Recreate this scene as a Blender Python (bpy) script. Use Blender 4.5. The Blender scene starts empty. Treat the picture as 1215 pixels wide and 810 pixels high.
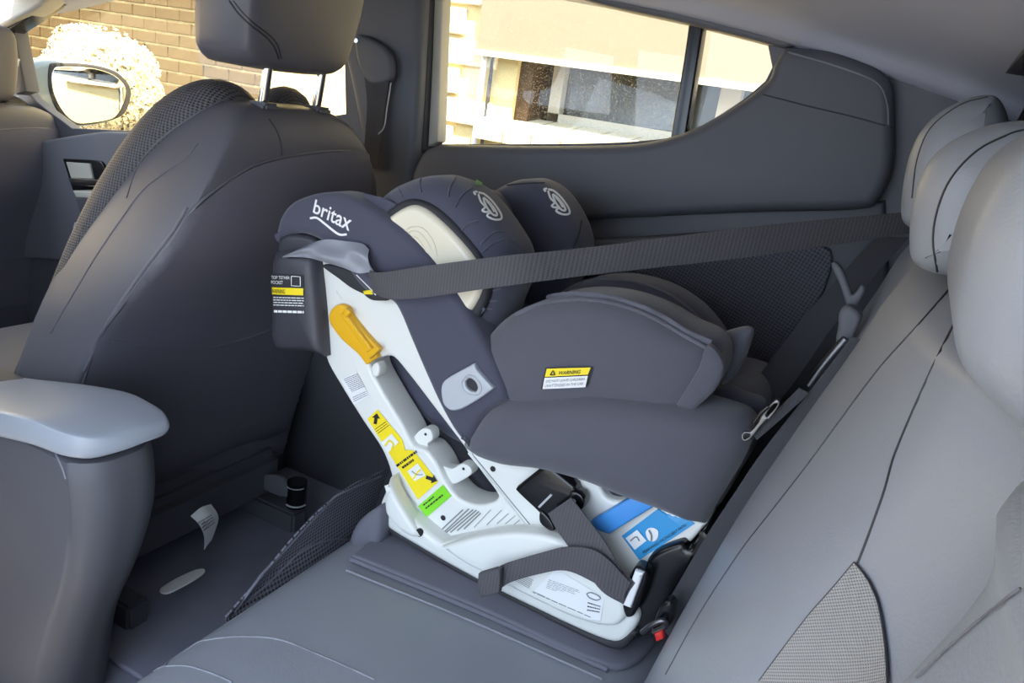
import bpy, bmesh, math, random
from mathutils import Vector, Matrix
from mathutils.bvhtree import BVHTree
from mathutils.geometry import delaunay_2d_cdt
random.seed(7)
SC = bpy.context.scene
COL = SC.collection

# ------------------------------------------------------------------ camera
# world: X towards the rear of the car, Y across the car to its far side, Z up (car floor z = 0)
F = 920.0
CAM = Vector((0, 0, 1.0))
def cam_axes(vx, vy, roll, f):
    a0, a1 = vx - 607.5, vy - 405.0
    t = math.tan(math.radians(roll))
    u = (-f * f - a1 * (a1 - t * a0)) / (a0 + a1 * t)
    v = a1 + t * (u - a0)
    Y = Vector((a0, a1, f)).normalized()
    X = -Vector((u, v, f)).normalized()
    return X, Y, X.cross(Y)
AX, AY, AZ = cam_axes(1105.0, 182.0, 8.0, F)
def ray(x, y):
    c = Vector((x - 607.5, y - 405.0, F))
    return Vector((AX.dot(c), AY.dot(c), AZ.dot(c)))
cd = bpy.data.cameras.new('camera'); cam = bpy.data.objects.new('camera', cd); COL.objects.link(cam)
cd.sensor_width = 36.0; cd.lens = F / 1215.0 * 36.0; cd.clip_start = 0.02; cd.clip_end = 300
right = Vector((AX[0], AY[0], AZ[0])); up = -Vector((AX[1], AY[1], AZ[1])); back = -Vector((AX[2], AY[2], AZ[2]))
M = Matrix((right, up, back)).transposed().to_4x4(); M.translation = CAM
cam.matrix_world = M
SC.camera = cam

# ------------------------------------------------------------------ sky, sun, exposure
w = bpy.data.worlds.new('sky'); SC.world = w; w.use_nodes = True
bgn = w.node_tree.nodes['Background']
bgn.inputs[0].default_value = (0.69, 0.82, 1.0, 1); bgn.inputs[1].default_value = 1.6
sd = bpy.data.lights.new('sun', 'SUN'); sd.energy = 12.0; sd.color = (1.0, 0.83, 0.55); sd.angle = 0.01
sun = bpy.data.objects.new('sun', sd); COL.objects.link(sun)
sun.rotation_euler = Vector((-0.40, 0.45, -1.15)).to_track_quat('-Z', 'Y').to_euler()
VS = SC.view_settings
VS.view_transform = 'Standard'; VS.look = 'None'; VS.gamma = 1.0; VS.use_curve_mapping = False
VS.exposure = 1.8

# ------------------------------------------------------------------ unprojection
def P(x, y, Y): d = ray(x, y); return CAM + d * ((Y - CAM.y) / d.y)
def PX(x, y, X): d = ray(x, y); return CAM + d * ((X - CAM.x) / d.x)
def PZ(x, y, Z): d = ray(x, y); return CAM + d * ((Z - CAM.z) / d.z)

# ------------------------------------------------------------------ materials
def lin(c): return tuple(((v / 255) / 12.92 if v / 255 <= .04045 else ((v / 255 + .055) / 1.055) ** 2.4) for v in c) + (1,)
MATS = {}
def mat(name, rgb, rough=.5, bump=.0, scale=300., var=.08, metal=0., pattern=None, k=900., pstr=.4, rgb2=None, spec=.5, sheen=0., coat=0.):
    m = bpy.data.materials.new(name); m.use_nodes = True; MATS[name] = m
    nt = m.node_tree; N = nt.nodes; L = nt.links; b = N['Principled BSDF']
    b.inputs['Roughness'].default_value = rough; b.inputs['Metallic'].default_value = metal
    b.inputs['Specular IOR Level'].default_value = spec
    if sheen: b.inputs['Sheen Weight'].default_value = sheen
    if coat: b.inputs['Coat Weight'].default_value = coat
    tc = N.new('ShaderNodeTexCoord')
    n1 = N.new('ShaderNodeTexNoise'); n1.inputs['Scale'].default_value = 9.; n1.inputs['Detail'].default_value = 5.
    L.new(tc.outputs['Object'], n1.inputs['Vector'])
    mx = N.new('ShaderNodeMix'); mx.data_type = 'RGBA'
    c = lin(rgb)
    mx.inputs[6].default_value = tuple(v * (1 - var) for v in c[:3]) + (1,)
    mx.inputs[7].default_value = tuple(min(1, v * (1 + var)) for v in c[:3]) + (1,)
    L.new(n1.outputs['Fac'], mx.inputs[0])
    colour = mx.outputs[2]; hgt = None
    if bump:
        n2 = N.new('ShaderNodeTexNoise'); n2.inputs['Scale'].default_value = scale; n2.inputs['Detail'].default_value = 3.
        L.new(tc.outputs['Object'], n2.inputs['Vector']); hgt = n2.outputs['Fac']
    if pattern:
        sp = N.new('ShaderNodeSeparateXYZ'); L.new(tc.outputs['Object'], sp.inputs[0])
        def sn(a, coefs, kk):
            prev = None
            for o, cf in zip((0, 1, 2), coefs):
                mm = N.new('ShaderNodeMath'); mm.operation = 'MULTIPLY_ADD'
                L.new(sp.outputs[o], mm.inputs[0]); mm.inputs[1].default_value = cf * kk
                if prev is None: mm.inputs[2].default_value = 0
                else: L.new(prev, mm.inputs[2])
                prev = mm.outputs[0]
            s = N.new('ShaderNodeMath'); s.operation = 'SINE'; L.new(prev, s.inputs[0]); return s.outputs[0]
        s1 = sn('a', pattern[0], k); s2 = sn('b', pattern[1], k)
        mu = N.new('ShaderNodeMath'); mu.operation = 'MULTIPLY'; L.new(s1, mu.inputs[0]); L.new(s2, mu.inputs[1])
        mr = N.new('ShaderNodeMapRange'); L.new(mu.outputs[0], mr.inputs[0])
        mr.inputs[1].default_value = -.2; mr.inputs[2].default_value = .7
        m2 = N.new('ShaderNodeMix'); m2.data_type = 'RGBA'; L.new(mr.outputs[0], m2.inputs[0]); L.new(colour, m2.inputs[6])
        m2.inputs[7].default_value = lin(rgb2 if rgb2 else tuple(v * .35 for v in rgb)); colour = m2.outputs[2]
        if hgt is None: hgt = mr.outputs[0]
    L.new(colour, b.inputs['Base Color'])
    if hgt is not None:
        bp = N.new('ShaderNodeBump'); bp.inputs['Strength'].default_value = bump if bump else pstr; bp.inputs['Distance'].default_value = .0012
        L.new(hgt, bp.inputs['Height']); L.new(bp.outputs['Normal'], b.inputs['Normal'])
    return m
leather = mat('leather', (88, 87, 94), .42, .18, 500., .06)
leather_l = mat('leather_rear', (130, 134, 142), .40, .18, 500., .06)
leather_d = mat('leather_panel', (98, 96, 106), .5, .2, 500., .06)
perf = mat('leather_perforated', (88, 85, 88), .5, 0, 1, .06, pattern=((1, .3, 1), (-1, .3, 1)), k=720., pstr=.8)
plastic = mat('plastic_dark', (80, 81, 88), .55, .12, 700., .05)
plastic_m = mat('plastic_mid', (96, 97, 104), .6, .15, 700., .05)
gloss_blk = mat('plastic_gloss_black', (16, 16, 19), .22, 0, 1, .03)
lid_m = mat('armrest_leather', (150, 157, 168), .34, .15, 500., .05)
carpet = mat('carpet', (132, 134, 150), .95, .9, 900., .3, spec=.1)
headl = mat('headliner_fabric', (182, 186, 203), .95, .3, 1200., .05, spec=.2)
grille = mat('speaker_grille', (80, 80, 89), .6, 0, 1, .03, pattern=((1, 0, .5), (-.5, 0, 1)), k=700., pstr=.6, rgb2=(48, 48, 55))
trim_l = mat('trim_pale', (176, 172, 160), .6, .1, 600., .03)
white = mat('shell_white_plastic', (222, 223, 218), .38, .03, 300., .02, coat=.1)
ivory = mat('ivory_plastic', (222, 214, 192), .3, 0, 1, .03, coat=.3)
silver = mat('silver_plastic', (176, 180, 186), .35, .02, 500., .03)
fabric = mat('child_seat_fabric', (80, 80, 90), .85, .45, 1400., .07, sheen=.25)
fabric2 = mat('child_seat_fabric_navy', (66, 67, 83), .8, .4, 1400., .07, sheen=.25)
fabric3 = mat('child_seat_fabric_grey', (94, 94, 104), .85, .4, 1400., .06, sheen=.2)
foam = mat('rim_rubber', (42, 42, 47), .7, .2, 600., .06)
web = mat('webbing', (84, 82, 86), .75, 0, 1, .08, pattern=((1, .5, 2.4), (1, -.5, -2.4)), k=700., pstr=.5, rgb2=(68, 67, 71))
webd = mat('webbing_dark', (56, 56, 62), .7, 0, 1, .08, pattern=((1, .5, 2), (1, -.5, -2)), k=1300., pstr=.4, rgb2=(46, 46, 52))
nylon = mat('pouch_nylon', (60, 60, 67), .45, .5, 60., .2)
strap_s = mat('tether_strap_shiny', (140, 143, 151), .3, .35, 60., .25)
matf = mat('mat_fabric', (98, 99, 110), .8, .3, 700., .06)
net = mat('net_mesh', (100, 101, 112), .8, 0, 1, .05, pattern=((0, 1, 1), (0, -1, 1)), k=520., pstr=1., rgb2=(36, 36, 44))
weave_m = mat('woven_fabric', (150, 149, 148), .9, 0, 1, .06, pattern=((0, .35, 1.6), (.6, 1.6, -.5)), k=1700., pstr=.7, rgb2=(116, 116, 118))
chrome = mat('chrome', (205, 203, 196), .12, 0, 1, .02, metal=1.)
steel = mat('steel', (112, 113, 117), .35, 0, 1, .05, metal=1.)
yellow = mat('yellow_plastic', (226, 172, 30), .4, .05, 300., .04)
st_yel = mat('sticker_yellow', (240, 216, 30), .5, 0, 1, .02)
st_grn = mat('sticker_green', (128, 214, 40), .5, 0, 1, .02)
st_wht = mat('sticker_white', (228, 229, 230), .5, 0, 1, .02)
st_blue = mat('sticker_blue', (52, 148, 206), .4, 0, 1, .05)
blue_p = mat('blue_plastic', (66, 140, 212), .35, 0, 1, .03)
ink = mat('ink_black', (28, 26, 28), .6, 0, 1, .02)
ink_g = mat('ink_grey', (120, 122, 124), .6, 0, 1, .02)
thread = mat('white_thread', (235, 235, 232), .6, 0, 1, .02)
seam_m = mat('seam_thread', (40, 40, 46), .6, .1, 900., .05)
seam_l = mat('seam_piping_grey', (120, 122, 130), .45, .1, 900., .05)
tag_grn = mat('tag_green', (40, 140, 62), .6, 0, 1, .04)
red = mat('button_red', (196, 40, 36), .4, 0, 1, .03)
paper = mat('paper', (222, 226, 226), .8, 0, 1, .06)
brick_m = mat('brick_brown', (74, 61, 40), .9, .6, 60., .25, spec=.2)
block_m = mat('block_cream', (214, 200, 170), .9, .6, 60., .14, spec=.2)
mortar_m = mat('mortar', (216, 197, 146), .95, .5, 80., .08, spec=.1)
blind_m = mat('blind_fabric', (118, 112, 100), .9, 0, 1, .04, spec=.1)
wood_m = mat('frame_brown', (70, 50, 30), .7, .4, 60., .2)
concrete = mat('driveway_concrete', (96, 96, 98), .95, .4, 20., .1, spec=.1)
leaf_m = mat('leaf_blown_out', (238, 232, 208), .8, 0, 1, .08)  # sun overexposure painted into the leaf colour
bark_m = mat('bark', (110, 90, 66), .9, .4, 40., .2)
body_m = mat('mirror_housing_paint', (116, 134, 146), .3, .15, 300., .1)
dustg = None
def glass(name, tint, dirt, k):
    m = bpy.data.materials.new(name); m.use_nodes = True; nt = m.node_tree; N = nt.nodes; L = nt.links
    N.remove(N['Principled BSDF']); out = N['Material Output']
    tr = N.new('ShaderNodeBsdfTransparent'); tr.inputs[0].default_value = tint + (1,)
    gl = N.new('ShaderNodeBsdfGlossy'); gl.inputs['Roughness'].default_value = .02
    m1 = N.new('ShaderNodeMixShader'); m1.inputs[0].default_value = .04
    L.new(tr.outputs[0], m1.inputs[1]); L.new(gl.outputs[0], m1.inputs[2])
    df = N.new('ShaderNodeBsdfTranslucent'); df.inputs[0].default_value = (.9, .9, .86, 1)
    tc = N.new('ShaderNodeTexCoord'); vo = N.new('ShaderNodeTexVoronoi'); vo.inputs['Scale'].default_value = k
    L.new(tc.outputs['Object'], vo.inputs['Vector'])
    mr = N.new('ShaderNodeMapRange'); mr.inputs[1].default_value = .30; mr.inputs[2].default_value = .12; mr.inputs[3].default_value = 0; mr.inputs[4].default_value = dirt
    L.new(vo.outputs['Distance'], mr.inputs[0])
    m2 = N.new('ShaderNodeMixShader'); L.new(mr.outputs[0], m2.inputs[0]); L.new(m1.outputs[0], m2.inputs[1]); L.new(df.outputs[0], m2.inputs[2])
    L.new(m2.outputs[0], out.inputs[0]); return m
glass_d = glass('window_glass_droplets', (.93, .95, .94), .3, 330.)
glass_c = glass('window_glass', (.95, .96, .95), .03, 60.)
house_glass = mat('house_window_glass', (52, 54, 50), .1, 0, 1, .2)

# ------------------------------------------------------------------ object helpers
def mk(name, verts, faces, m, parent=None, smooth=40.):
    me = bpy.data.meshes.new(name); me.from_pydata([tuple(v) for v in verts], [], faces); me.update()
    bm = bmesh.new(); bm.from_mesh(me); bmesh.ops.recalc_face_normals(bm, faces=bm.faces); bm.to_mesh(me); bm.free()
    return wrap(name, me, m, parent, smooth)
def wrap(name, me, m, parent, smooth):
    me.materials.clear(); me.materials.append(m)
    if smooth:
        me.polygons.foreach_set('use_smooth', [True] * len(me.polygons)); me.set_sharp_from_angle(angle=math.radians(smooth))
    o = bpy.data.objects.new(name, me); COL.objects.link(o)
    if parent is not None:
        o.parent = parent
        o.matrix_parent_inverse = WORLD[parent.name].inverted()
    WORLD[o.name] = Matrix.Identity(4) if parent is None else Matrix.Identity(4)
    return o
WORLD = {}
def tag(o, label, cat, group=None):
    o['label'] = label; o['category'] = cat
    if group: o['group'] = group
    return o
def thing(name, label, cat, loc, group=None):
    o = bpy.data.objects.new(name, None); COL.objects.link(o); o.location = loc; o.empty_display_size = .05
    WORLD[o.name] = Matrix.Translation(Vector(loc))
    return tag(o, label, cat, group)
def struct(o, label=None):
    o['kind'] = 'structure'
    if label: o['label'] = label
    return o

def crv(pts, closed=True, n=5):
    """Hermite-smoothed polyline; a third element 1 marks a sharp corner."""
    q = [Vector(p[:2]) for p in pts]; s = [len(p) > 2 and p[2] for p in pts]; N = len(q); out = []
    for i in range(N if closed else N - 1):
        a, b = q[i], q[(i + 1) % N]; pa = q[i - 1] if (closed or i > 0) else a; nb = q[(i + 2) % N] if (closed or i + 2 < N) else b
        ma = (b - a) if s[i] or pa == a else (b - pa) / 2; mb = (b - a) if s[(i + 1) % N] or nb == b else (nb - a) / 2
        ln = (b - a).length
        if ma.length > ln: ma = ma * (ln / ma.length)
        if mb.length > ln: mb = mb * (ln / mb.length)
        for j in range(n):
            t = j / n; t2 = t * t; t3 = t2 * t
            out.append(a * (2 * t3 - 3 * t2 + 1) + ma * (t3 - 2 * t2 + t) + b * (-2 * t3 + 3 * t2) + mb * (t3 - t2))
    if not closed: out.append(q[-1])
    return out
def cr3(pts, n=6, closed=False):
    q = [Vector(p) for p in pts]; N = len(q); out = []
    for i in range(N if closed else N - 1):
        a, b = q[i], q[(i + 1) % N]; pa = q[i - 1] if (closed or i > 0) else a * 2 - b; nb = q[(i + 2) % N] if (closed or i + 2 < N) else b * 2 - a
        for j in range(n):
            t = j / n
            out.append(.5 * ((2 * a) + (b - pa) * t + (2 * pa - 5 * a + 4 * b - nb) * t * t + (3 * a - pa - 3 * b + nb) * t ** 3))
    if not closed: out.append(q[-1])
    return out

def extrude2d(name, loops, conv, depth, bevel, m, parent, smooth=40., res=3):
    """filled 2-D outline with holes, bevelled slab; conv maps (u, v, w) with w=0 at the front face, w=-depth at the back"""
    cu = bpy.data.curves.new(name, 'CURVE'); cu.dimensions = '2D'; cu.fill_mode = 'BOTH'
    cu.extrude = max(depth / 2 - bevel, 1e-4); cu.bevel_depth = bevel; cu.bevel_resolution = res; cu.offset = -bevel
    for lp in loops:
        sp = cu.splines.new('POLY'); sp.points.add(len(lp) - 1); sp.use_cyclic_u = True
        for p, v in zip(sp.points, lp): p.co = (v[0], v[1], 0, 1)
    ob = bpy.data.objects.new(name, cu); COL.objects.link(ob)
    me = bpy.data.meshes.new_from_object(ob)
    bpy.data.objects.remove(ob); bpy.data.curves.remove(cu)
    for v in me.vertices: v.co = conv(v.co.x, v.co.y, v.co.z - depth / 2)
    bm = bmesh.new(); bm.from_mesh(me); bmesh.ops.remove_doubles(bm, verts=bm.verts, dist=1e-5)
    bmesh.ops.recalc_face_normals(bm, faces=bm.faces); bm.to_mesh(me); bm.free(); me.name = name
    return wrap(name, me, m, parent, smooth)
def slab(name, px, Y, depth, bevel, m, parent=None, holes=(), n=5, smooth=40.):
    """side-view slab: pixel outline placed on the plane Y = const, thickness away from the camera"""
    lp = []
    for l in [px] + list(holes):
        lp.append([(p.x, p.z) for p in (P(v.x, v.y, Y) for v in crv(l, True, n))])
    return extrude2d(name, lp, lambda u, v, w: Vector((u, Y - w, v)), depth, bevel, m, parent, smooth)
def slabXZ(name, pts, Y, depth, bevel, m, parent=None, n=4, smooth=40., holes=()):
    return extrude2d(name, [[(v.x, v.y) for v in crv(l, True, n)] for l in [pts] + list(holes)], lambda u, v, w: Vector((u, Y - w, v)), depth, bevel, m, parent, smooth)
def slabYZ(name, pts, X, depth, bevel, m, parent=None, n=4, smooth=40.):
    return extrude2d(name, [[(v.x, v.y) for v in crv(pts, True, n)]], lambda u, v, w: Vector((X + w, u, v)), depth, bevel, m, parent, smooth)
def slabXY(name, pts, zf, depth, bevel, m, parent=None, n=4, smooth=40.):
    return extrude2d(name, [[(v.x, v.y) for v in crv(pts, True, n)]], lambda u, v, w: Vector((u, v, zf(u, v) + w)), depth, bevel, m, parent, smooth)
def box(name, a, b, m, parent=None, bev=.004):
    bm = bmesh.new(); bmesh.ops.create_cube(bm, size=1)
    for v in bm.verts: v.co = Vector(((a[0] + b[0]) / 2 + v.co.x * (b[0] - a[0]), (a[1] + b[1]) / 2 + v.co.y * (b[1] - a[1]), (a[2] + b[2]) / 2 + v.co.z * (b[2] - a[2])))
    if bev: bmesh.ops.bevel(bm, geom=bm.edges[:], offset=bev, segments=2, affect='EDGES')
    me = bpy.data.meshes.new(name); bm.to_mesh(me); bm.free()
    return wrap(name, me, m, parent, 40.)
def puff(name, loop3, centre, bulge, depth, m, parent=None, rings=8, power=2.2, nrm=Vector((0, -1, 0)), smooth=50.):
    """upholstered panel: closed 3-D outline, swelling by `bulge` along nrm, body going `depth` the other way"""
    n = len(loop3); V = []; Fc = []
    c = Vector(centre)
    for r in range(rings):
        s = 1 - (r / rings)
        h = (1 - s ** power) ** (1 / power) * bulge
        for p in loop3: V.append(c + (p - c) * s + nrm * h)
    V.append(c + nrm * bulge); ci = len(V) - 1
    for r in range(rings - 1):
        for i in range(n):
            j = (i + 1) % n; Fc.append((r * n + i, r * n + j, (r + 1) * n + j, (r + 1) * n + i))
    for i in range(n): Fc.append(((rings - 1) * n + i, (rings - 1) * n + (i + 1) % n, ci))
    b0 = len(V)
    for p in loop3: V.append(p - nrm * depth * .75)
    for p in loop3: V.append(c + (p - c) * .93 - nrm * depth)
    for i in range(n):
        j = (i + 1) % n; Fc.append((i, b0 + i, b0 + j, j)); Fc.append((b0 + i, b0 + n + i, b0 + n + j, b0 + j))
    Fc.append(tuple(range(b0 + n, b0 + 2 * n)))
    return mk(name, V, Fc, m, parent, smooth)
def ppuff(name, px, Y, cpx, bulge, depth, m, parent=None, n=4, **k):
    lp = [P(v.x, v.y, Y) for v in crv(px, True, n)]
    return puff(name, lp, P(cpx[0], cpx[1], Y), bulge, depth, m, parent, **k)
def loft(name, rings, m, parent=None, sub=4, around=3, smooth=50.):
    """closed rings (same count) joined along their sequence, both ways smoothed"""
    R = [cr3(r, around, True) for r in rings]; n = len(R[0])
    cols = [cr3([r[i] for r in R], sub) for i in range(n)]
    k = len(cols[0]); V = [cols[i][j] for j in range(k) for i in range(n)]; Fc = []
    for j in range(k - 1):
        for i in range(n):
            i2 = (i + 1) % n; Fc.append((j * n + i, j * n + i2, (j + 1) * n + i2, (j + 1) * n + i))
    Fc.append(tuple(range(n))); Fc.append(tuple(range((k - 1) * n, k * n)))
    return mk(name, V, Fc, m, parent, smooth)
def grid(name, net_, m, parent=None, su=4, sv=4, thick=0., smooth=60., closed=False):
    rows = [cr3(r, su) for r in net_]; n = len(rows[0])
    cols = [cr3([r[i] for r in rows], sv) for i in range(n)]; k = len(cols[0])
    V = [cols[i][j] for j in range(k) for i in range(n)]
    Fc = [(j * n + i, j * n + i + 1, (j + 1) * n + i + 1, (j + 1) * n + i) for j in range(k - 1) for i in range(n - 1)]
    if thick:
        me = bpy.data.meshes.new('t'); me.from_pydata([tuple(v) for v in V], [], Fc); me.update()
        nr = [v.normal.copy() for v in me.vertices]; bpy.data.meshes.remove(me)
        N = len(V); V = V + [V[i] - nr[i] * thick for i in range(N)]
        top = list(Fc); Fc = top + [tuple(N + a for a in reversed(f)) for f in top]
        bd = [i for i in range(n)] + [j * n + n - 1 for j in range(1, k)] + [(k - 1) * n + i for i in range(n - 2, -1, -1)] + [j * n for j in range(k - 2, 0, -1)]
        for a, b in zip(bd, bd[1:] + bd[:1]): Fc.append((a, b, N + b, N + a))
    return mk(name, V, Fc, m, parent, smooth)
def tube(name, pts, r, m, parent=None, sides=8, n=5, flat=1.):
    q = cr3(pts, n) if n > 1 else [Vector(p) for p in pts]; V = []; Fc = []; k = len(q)
    prev = None
    for i, p in enumerate(q):
        t = (q[min(i + 1, k - 1)] - q[max(i - 1, 0)]).normalized()
        a = t.cross(Vector((0, 0, 1))) if prev is None else prev - t * prev.dot(t)
        if a.length < 1e-4: a = t.cross(Vector((0, 1, 0)))
        a.normalize(); prev = a; b = t.cross(a)
        rr = r(i / (k - 1)) if callable(r) else r
        for s in range(sides):
            an = 2 * math.pi * s / sides; V.append(p + a * math.cos(an) * rr + b * math.sin(an) * rr * flat)
    for i in range(k - 1):
        for s in range(sides):
            s2 = (s + 1) % sides; Fc.append((i * sides + s, i * sides + s2, (i + 1) * sides + s2, (i + 1) * sides + s))
    Fc.append(tuple(range(sides))); Fc.append(tuple(range((k - 1) * sides, k * sides)))
    return mk(name, V, Fc, m, parent, 60.)
def ribbon(name, A, B, m, parent=None, n=6, th=.0016):
    return grid(name, [[a, (a + b) / 2, b] for a, b in zip(A, B)], m, parent, 3, n, th)
def cyl(name, p0, p1, r, m, parent=None, sides=20): return tube(name, [p0, p1], r, m, parent, sides, 1)

# surface projection: find the point of a built surface that a pixel's ray meets
BV = {}
def bvh(o):
    if o.name not in BV: BV[o.name] = BVHTree.FromPolygons([v.co.copy() for v in o.data.vertices], [tuple(p.vertices) for p in o.data.polygons])
    return BV[o.name]
def hit(objs, x, y):
    d = ray(x, y).normalized(); best = None
    for o in objs:
        h = bvh(o).ray_cast(CAM, d)
        if h[0] is not None and (best is None or h[3] < best[2]):
            nn = h[1] if h[1].dot(d) < 0 else -h[1]
            best = (h[0], nn, h[3])
    return best
def on(objs, x, y, off=.0008, fallbackY=None):
    h = hit(objs, x, y)
    if h is None: return None
    return h[0] + h[1] * off
def seam(name, px, objs, r, m, parent, n=5, lift=.0):
    pts = [on(objs, v.x, v.y, lift) for v in crv(px, False, n)]; pts = [p for p in pts if p is not None]
    if len(pts) < 2: return None
    return tube(name, pts, r, m, parent, 6, 1)
def skin(name, px, objs, off, m, parent, step=5., n=4, smooth=60.):
    """thin panel lying on built surfaces inside a pixel outline"""
    b = crv(px, True, n); nb = len(b)
    xs = [v.x for v in b]; ys = [v.y for v in b]; pts = [v.copy() for v in b]
    def inside(x, y):
        c = False
        for i in range(nb):
            a, d = b[i], b[i - 1]
            if (a.y > y) != (d.y > y) and x < (d.x - a.x) * (y - a.y) / (d.y - a.y) + a.x: c = not c
        return c
    y = min(ys) + step / 2
    while y < max(ys):
        x = min(xs) + step / 2
        while x < max(xs):
            if inside(x, y) and min((Vector((x, y)) - v).length for v in b) > step * .4: pts.append(Vector((x, y)))
            x += step
        y += step
    r = delaunay_2d_cdt(pts, [], [list(range(nb))], 1, 1e-4)
    V3 = [on(objs, v.x, v.y, off) for v in r[0]]
    idx = {}; V = []
    for i, p in enumerate(V3):
        if p is not None: idx[i] = len(V); V.append(p)
    Fc = [tuple(idx[i] for i in f) for f in r[2] if all(i in idx for i in f)]
    if not Fc: return None
    o = mk(name, V, Fc, m, parent, smooth)
    return o
def quadmap(q, u, v):
    bl, br, tr, tl = [Vector(p) for p in q]
    return (bl * (1 - u) + br * u) * (1 - v) + (tl * (1 - u) + tr * u) * v
def decal2d(name, V2, Fc, q, objs, m, parent, off=.0012):
    V = []
    for u, v in V2:
        p = quadmap(q, u, v); h = on(objs, p.x, p.y, off)
        if h is None: h = V[-1] if V else None
        if h is None: return None
        V.append(h)
    return mk(name, V, Fc, m, parent, 0)
def sticker(name, q, objs, m, parent, off=.0007, n=6):
    V2 = [(i / n, j / n) for j in range(n + 1) for i in range(n + 1)]
    Fc = [(j * (n + 1) + i, j * (n + 1) + i + 1, (j + 1) * (n + 1) + i + 1, (j + 1) * (n + 1) + i) for j in range(n) for i in range(n)]
    return decal2d(name, V2, Fc, q, objs, m, parent, off)
def text(name, s, q, objs, m, parent, off=.0014, bold=.0):
    cu = bpy.data.curves.new(name, 'FONT'); cu.body = s; cu.size = 1; cu.resolution_u = 3; cu.offset = bold
    ob = bpy.data.objects.new(name, cu); COL.objects.link(ob); bpy.context.view_layer.update()
    me = bpy.data.meshes.new_from_object(ob); bpy.data.objects.remove(ob); bpy.data.curves.remove(cu)
    bm = bmesh.new(); bm.from_mesh(me); bmesh.ops.triangulate(bm, faces=bm.faces); bm.to_mesh(me); bm.free()
    xs = [v.co.x for v in me.vertices]; ys = [v.co.y for v in me.vertices]
    x0, x1, y0, y1 = min(xs), max(xs), min(ys), max(ys)
    V2 = [((v.co.x - x0) / (x1 - x0), (v.co.y - y0) / (y1 - y0)) for v in me.vertices]
    Fc = [tuple(p.vertices) for p in me.polygons]; bpy.data.meshes.remove(me)
    return decal2d(name, V2, Fc, q, objs, m, parent, off)
def rects(name, rs, q, objs, m, parent, off=.0014):
    V2 = []; Fc = []
    for (a, b, c, d) in rs:
        i = len(V2); V2 += [(a, b), (c, b), (c, d), (a, d)]; Fc.append((i, i + 1, i + 2, i + 3))
    return decal2d(name, V2, Fc, q, objs, m, parent, off)
def print_lines(name, q, objs, m, parent, rows, fill=.5, seed=1, lens=None):
    rn = random.Random(seed); rs = []
    for r in range(rows):
        y0 = 1 - (r + .5 + fill / 2) / rows; y1 = 1 - (r + .5 - fill / 2) / rows; x = 0; end = lens[r] if lens else 1
        while x < end - .03:
            wd = min(rn.uniform(.05, .16), end - x); rs.append((x, y0, x + wd, y1)); x += wd + .022
    return rects(name, rs, q, objs, m, parent)
def stroke(name, pxs, wpx, objs, m, parent, off=.0016, n=5):
    """flat printed/stitched line along a pixel path"""
    pts = crv(pxs, False, n); V = []; Fc = []
    for i, p in enumerate(pts):
        t = (pts[min(i + 1, len(pts) - 1)] - pts[max(i - 1, 0)]).normalized(); nn = Vector((-t.y, t.x)) * wpx / 2
        a = on(objs, p.x + nn.x, p.y + nn.y, off); b = on(objs, p.x - nn.x, p.y - nn.y, off)
        if a is None or b is None: continue
        V += [a, b]
    Fc = [(2 * i, 2 * i + 1, 2 * i + 3, 2 * i + 2) for i in range(len(V) // 2 - 1)]
    return mk(name, V, Fc, m, parent, 0) if Fc else None
def copy_tree(o, parent=None, shift=None):
    c = o.copy(); COL.objects.link(c); WORLD[c.name] = WORLD[o.name]
    if parent is not None: c.parent = parent
    if shift is not None: c.location = o.location + shift
    for ch in [x for x in bpy.data.objects if x.parent == o]: copy_tree(ch, c)
    return c
# ================================================================== THE SETTING
def proj(p):
    d = Vector(p) - CAM; c = Vector((AX[0], AY[0], AZ[0])) * d.x
    cx = AX[0] * d.x + AY[0] * d.y + AZ[0] * d.z; cy = AX[1] * d.x + AY[1] * d.y + AZ[1] * d.z; cz = AX[2] * d.x + AY[2] * d.y + AZ[2] * d.z
    return (607.5 + F * cx / cz, 405 + F * cy / cz) if cz > .05 else (-1e5, -1e5)

# ---- ground and house outside
struct(box('ground', (-14, -10, -.62), (12, 9, -.52), concrete, None, 0), 'pale concrete driveway outside the car')
TILT = math.radians(0.6)
UX = Vector((math.cos(TILT), 0, -math.sin(TILT))); UZ = Vector((math.sin(TILT), 0, math.cos(TILT)))
HY = 2.6
O0 = P(300, 60, HY)
def house(u, v, y=HY): p = O0 + UX * u + UZ * v; return Vector((p.x, y, p.z))
def hcoord(px): p = P(px[0], px[1], HY) - O0; return p.dot(UX), p.dot(UZ)
u_open = hcoord((609, 110))[0]
hw = thing('wall_house', 'brick house wall outside the far side windows', 'wall', house(0, -1.6)); del hw['category']; struct(hw)
def hbox(name, u0, u1, v0, v1, y0, y1, m, parent):
    c = [house(u, v, y) for y in (y0, y1) for v in (v0, v1) for u in (u0, u1)]
    return mk(name, c, [(0, 1, 3, 2), (4, 6, 7, 5), (0, 4, 5, 1), (2, 3, 7, 6), (0, 2, 6, 4), (1, 5, 7, 3)], m, parent, 0)
v_sill = hcoord((640, 150))[1]
u_mid = hcoord((415, 60))[0]
hbox('mortar_bed', .12, u_open, -1.75, 3.2, HY + .008, HY + .2, mortar_m, hw)
hbox('wall_below_window', u_open, 6.0, -1.75, v_sill - .05, HY + .008, HY + .2, mortar_m, hw)
hbox('wall_above_window', u_open, 6.0, v_sill + 1.5, 3.2, HY + .008, HY + .2, mortar_m, hw)
bm_mesh = {}
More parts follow.
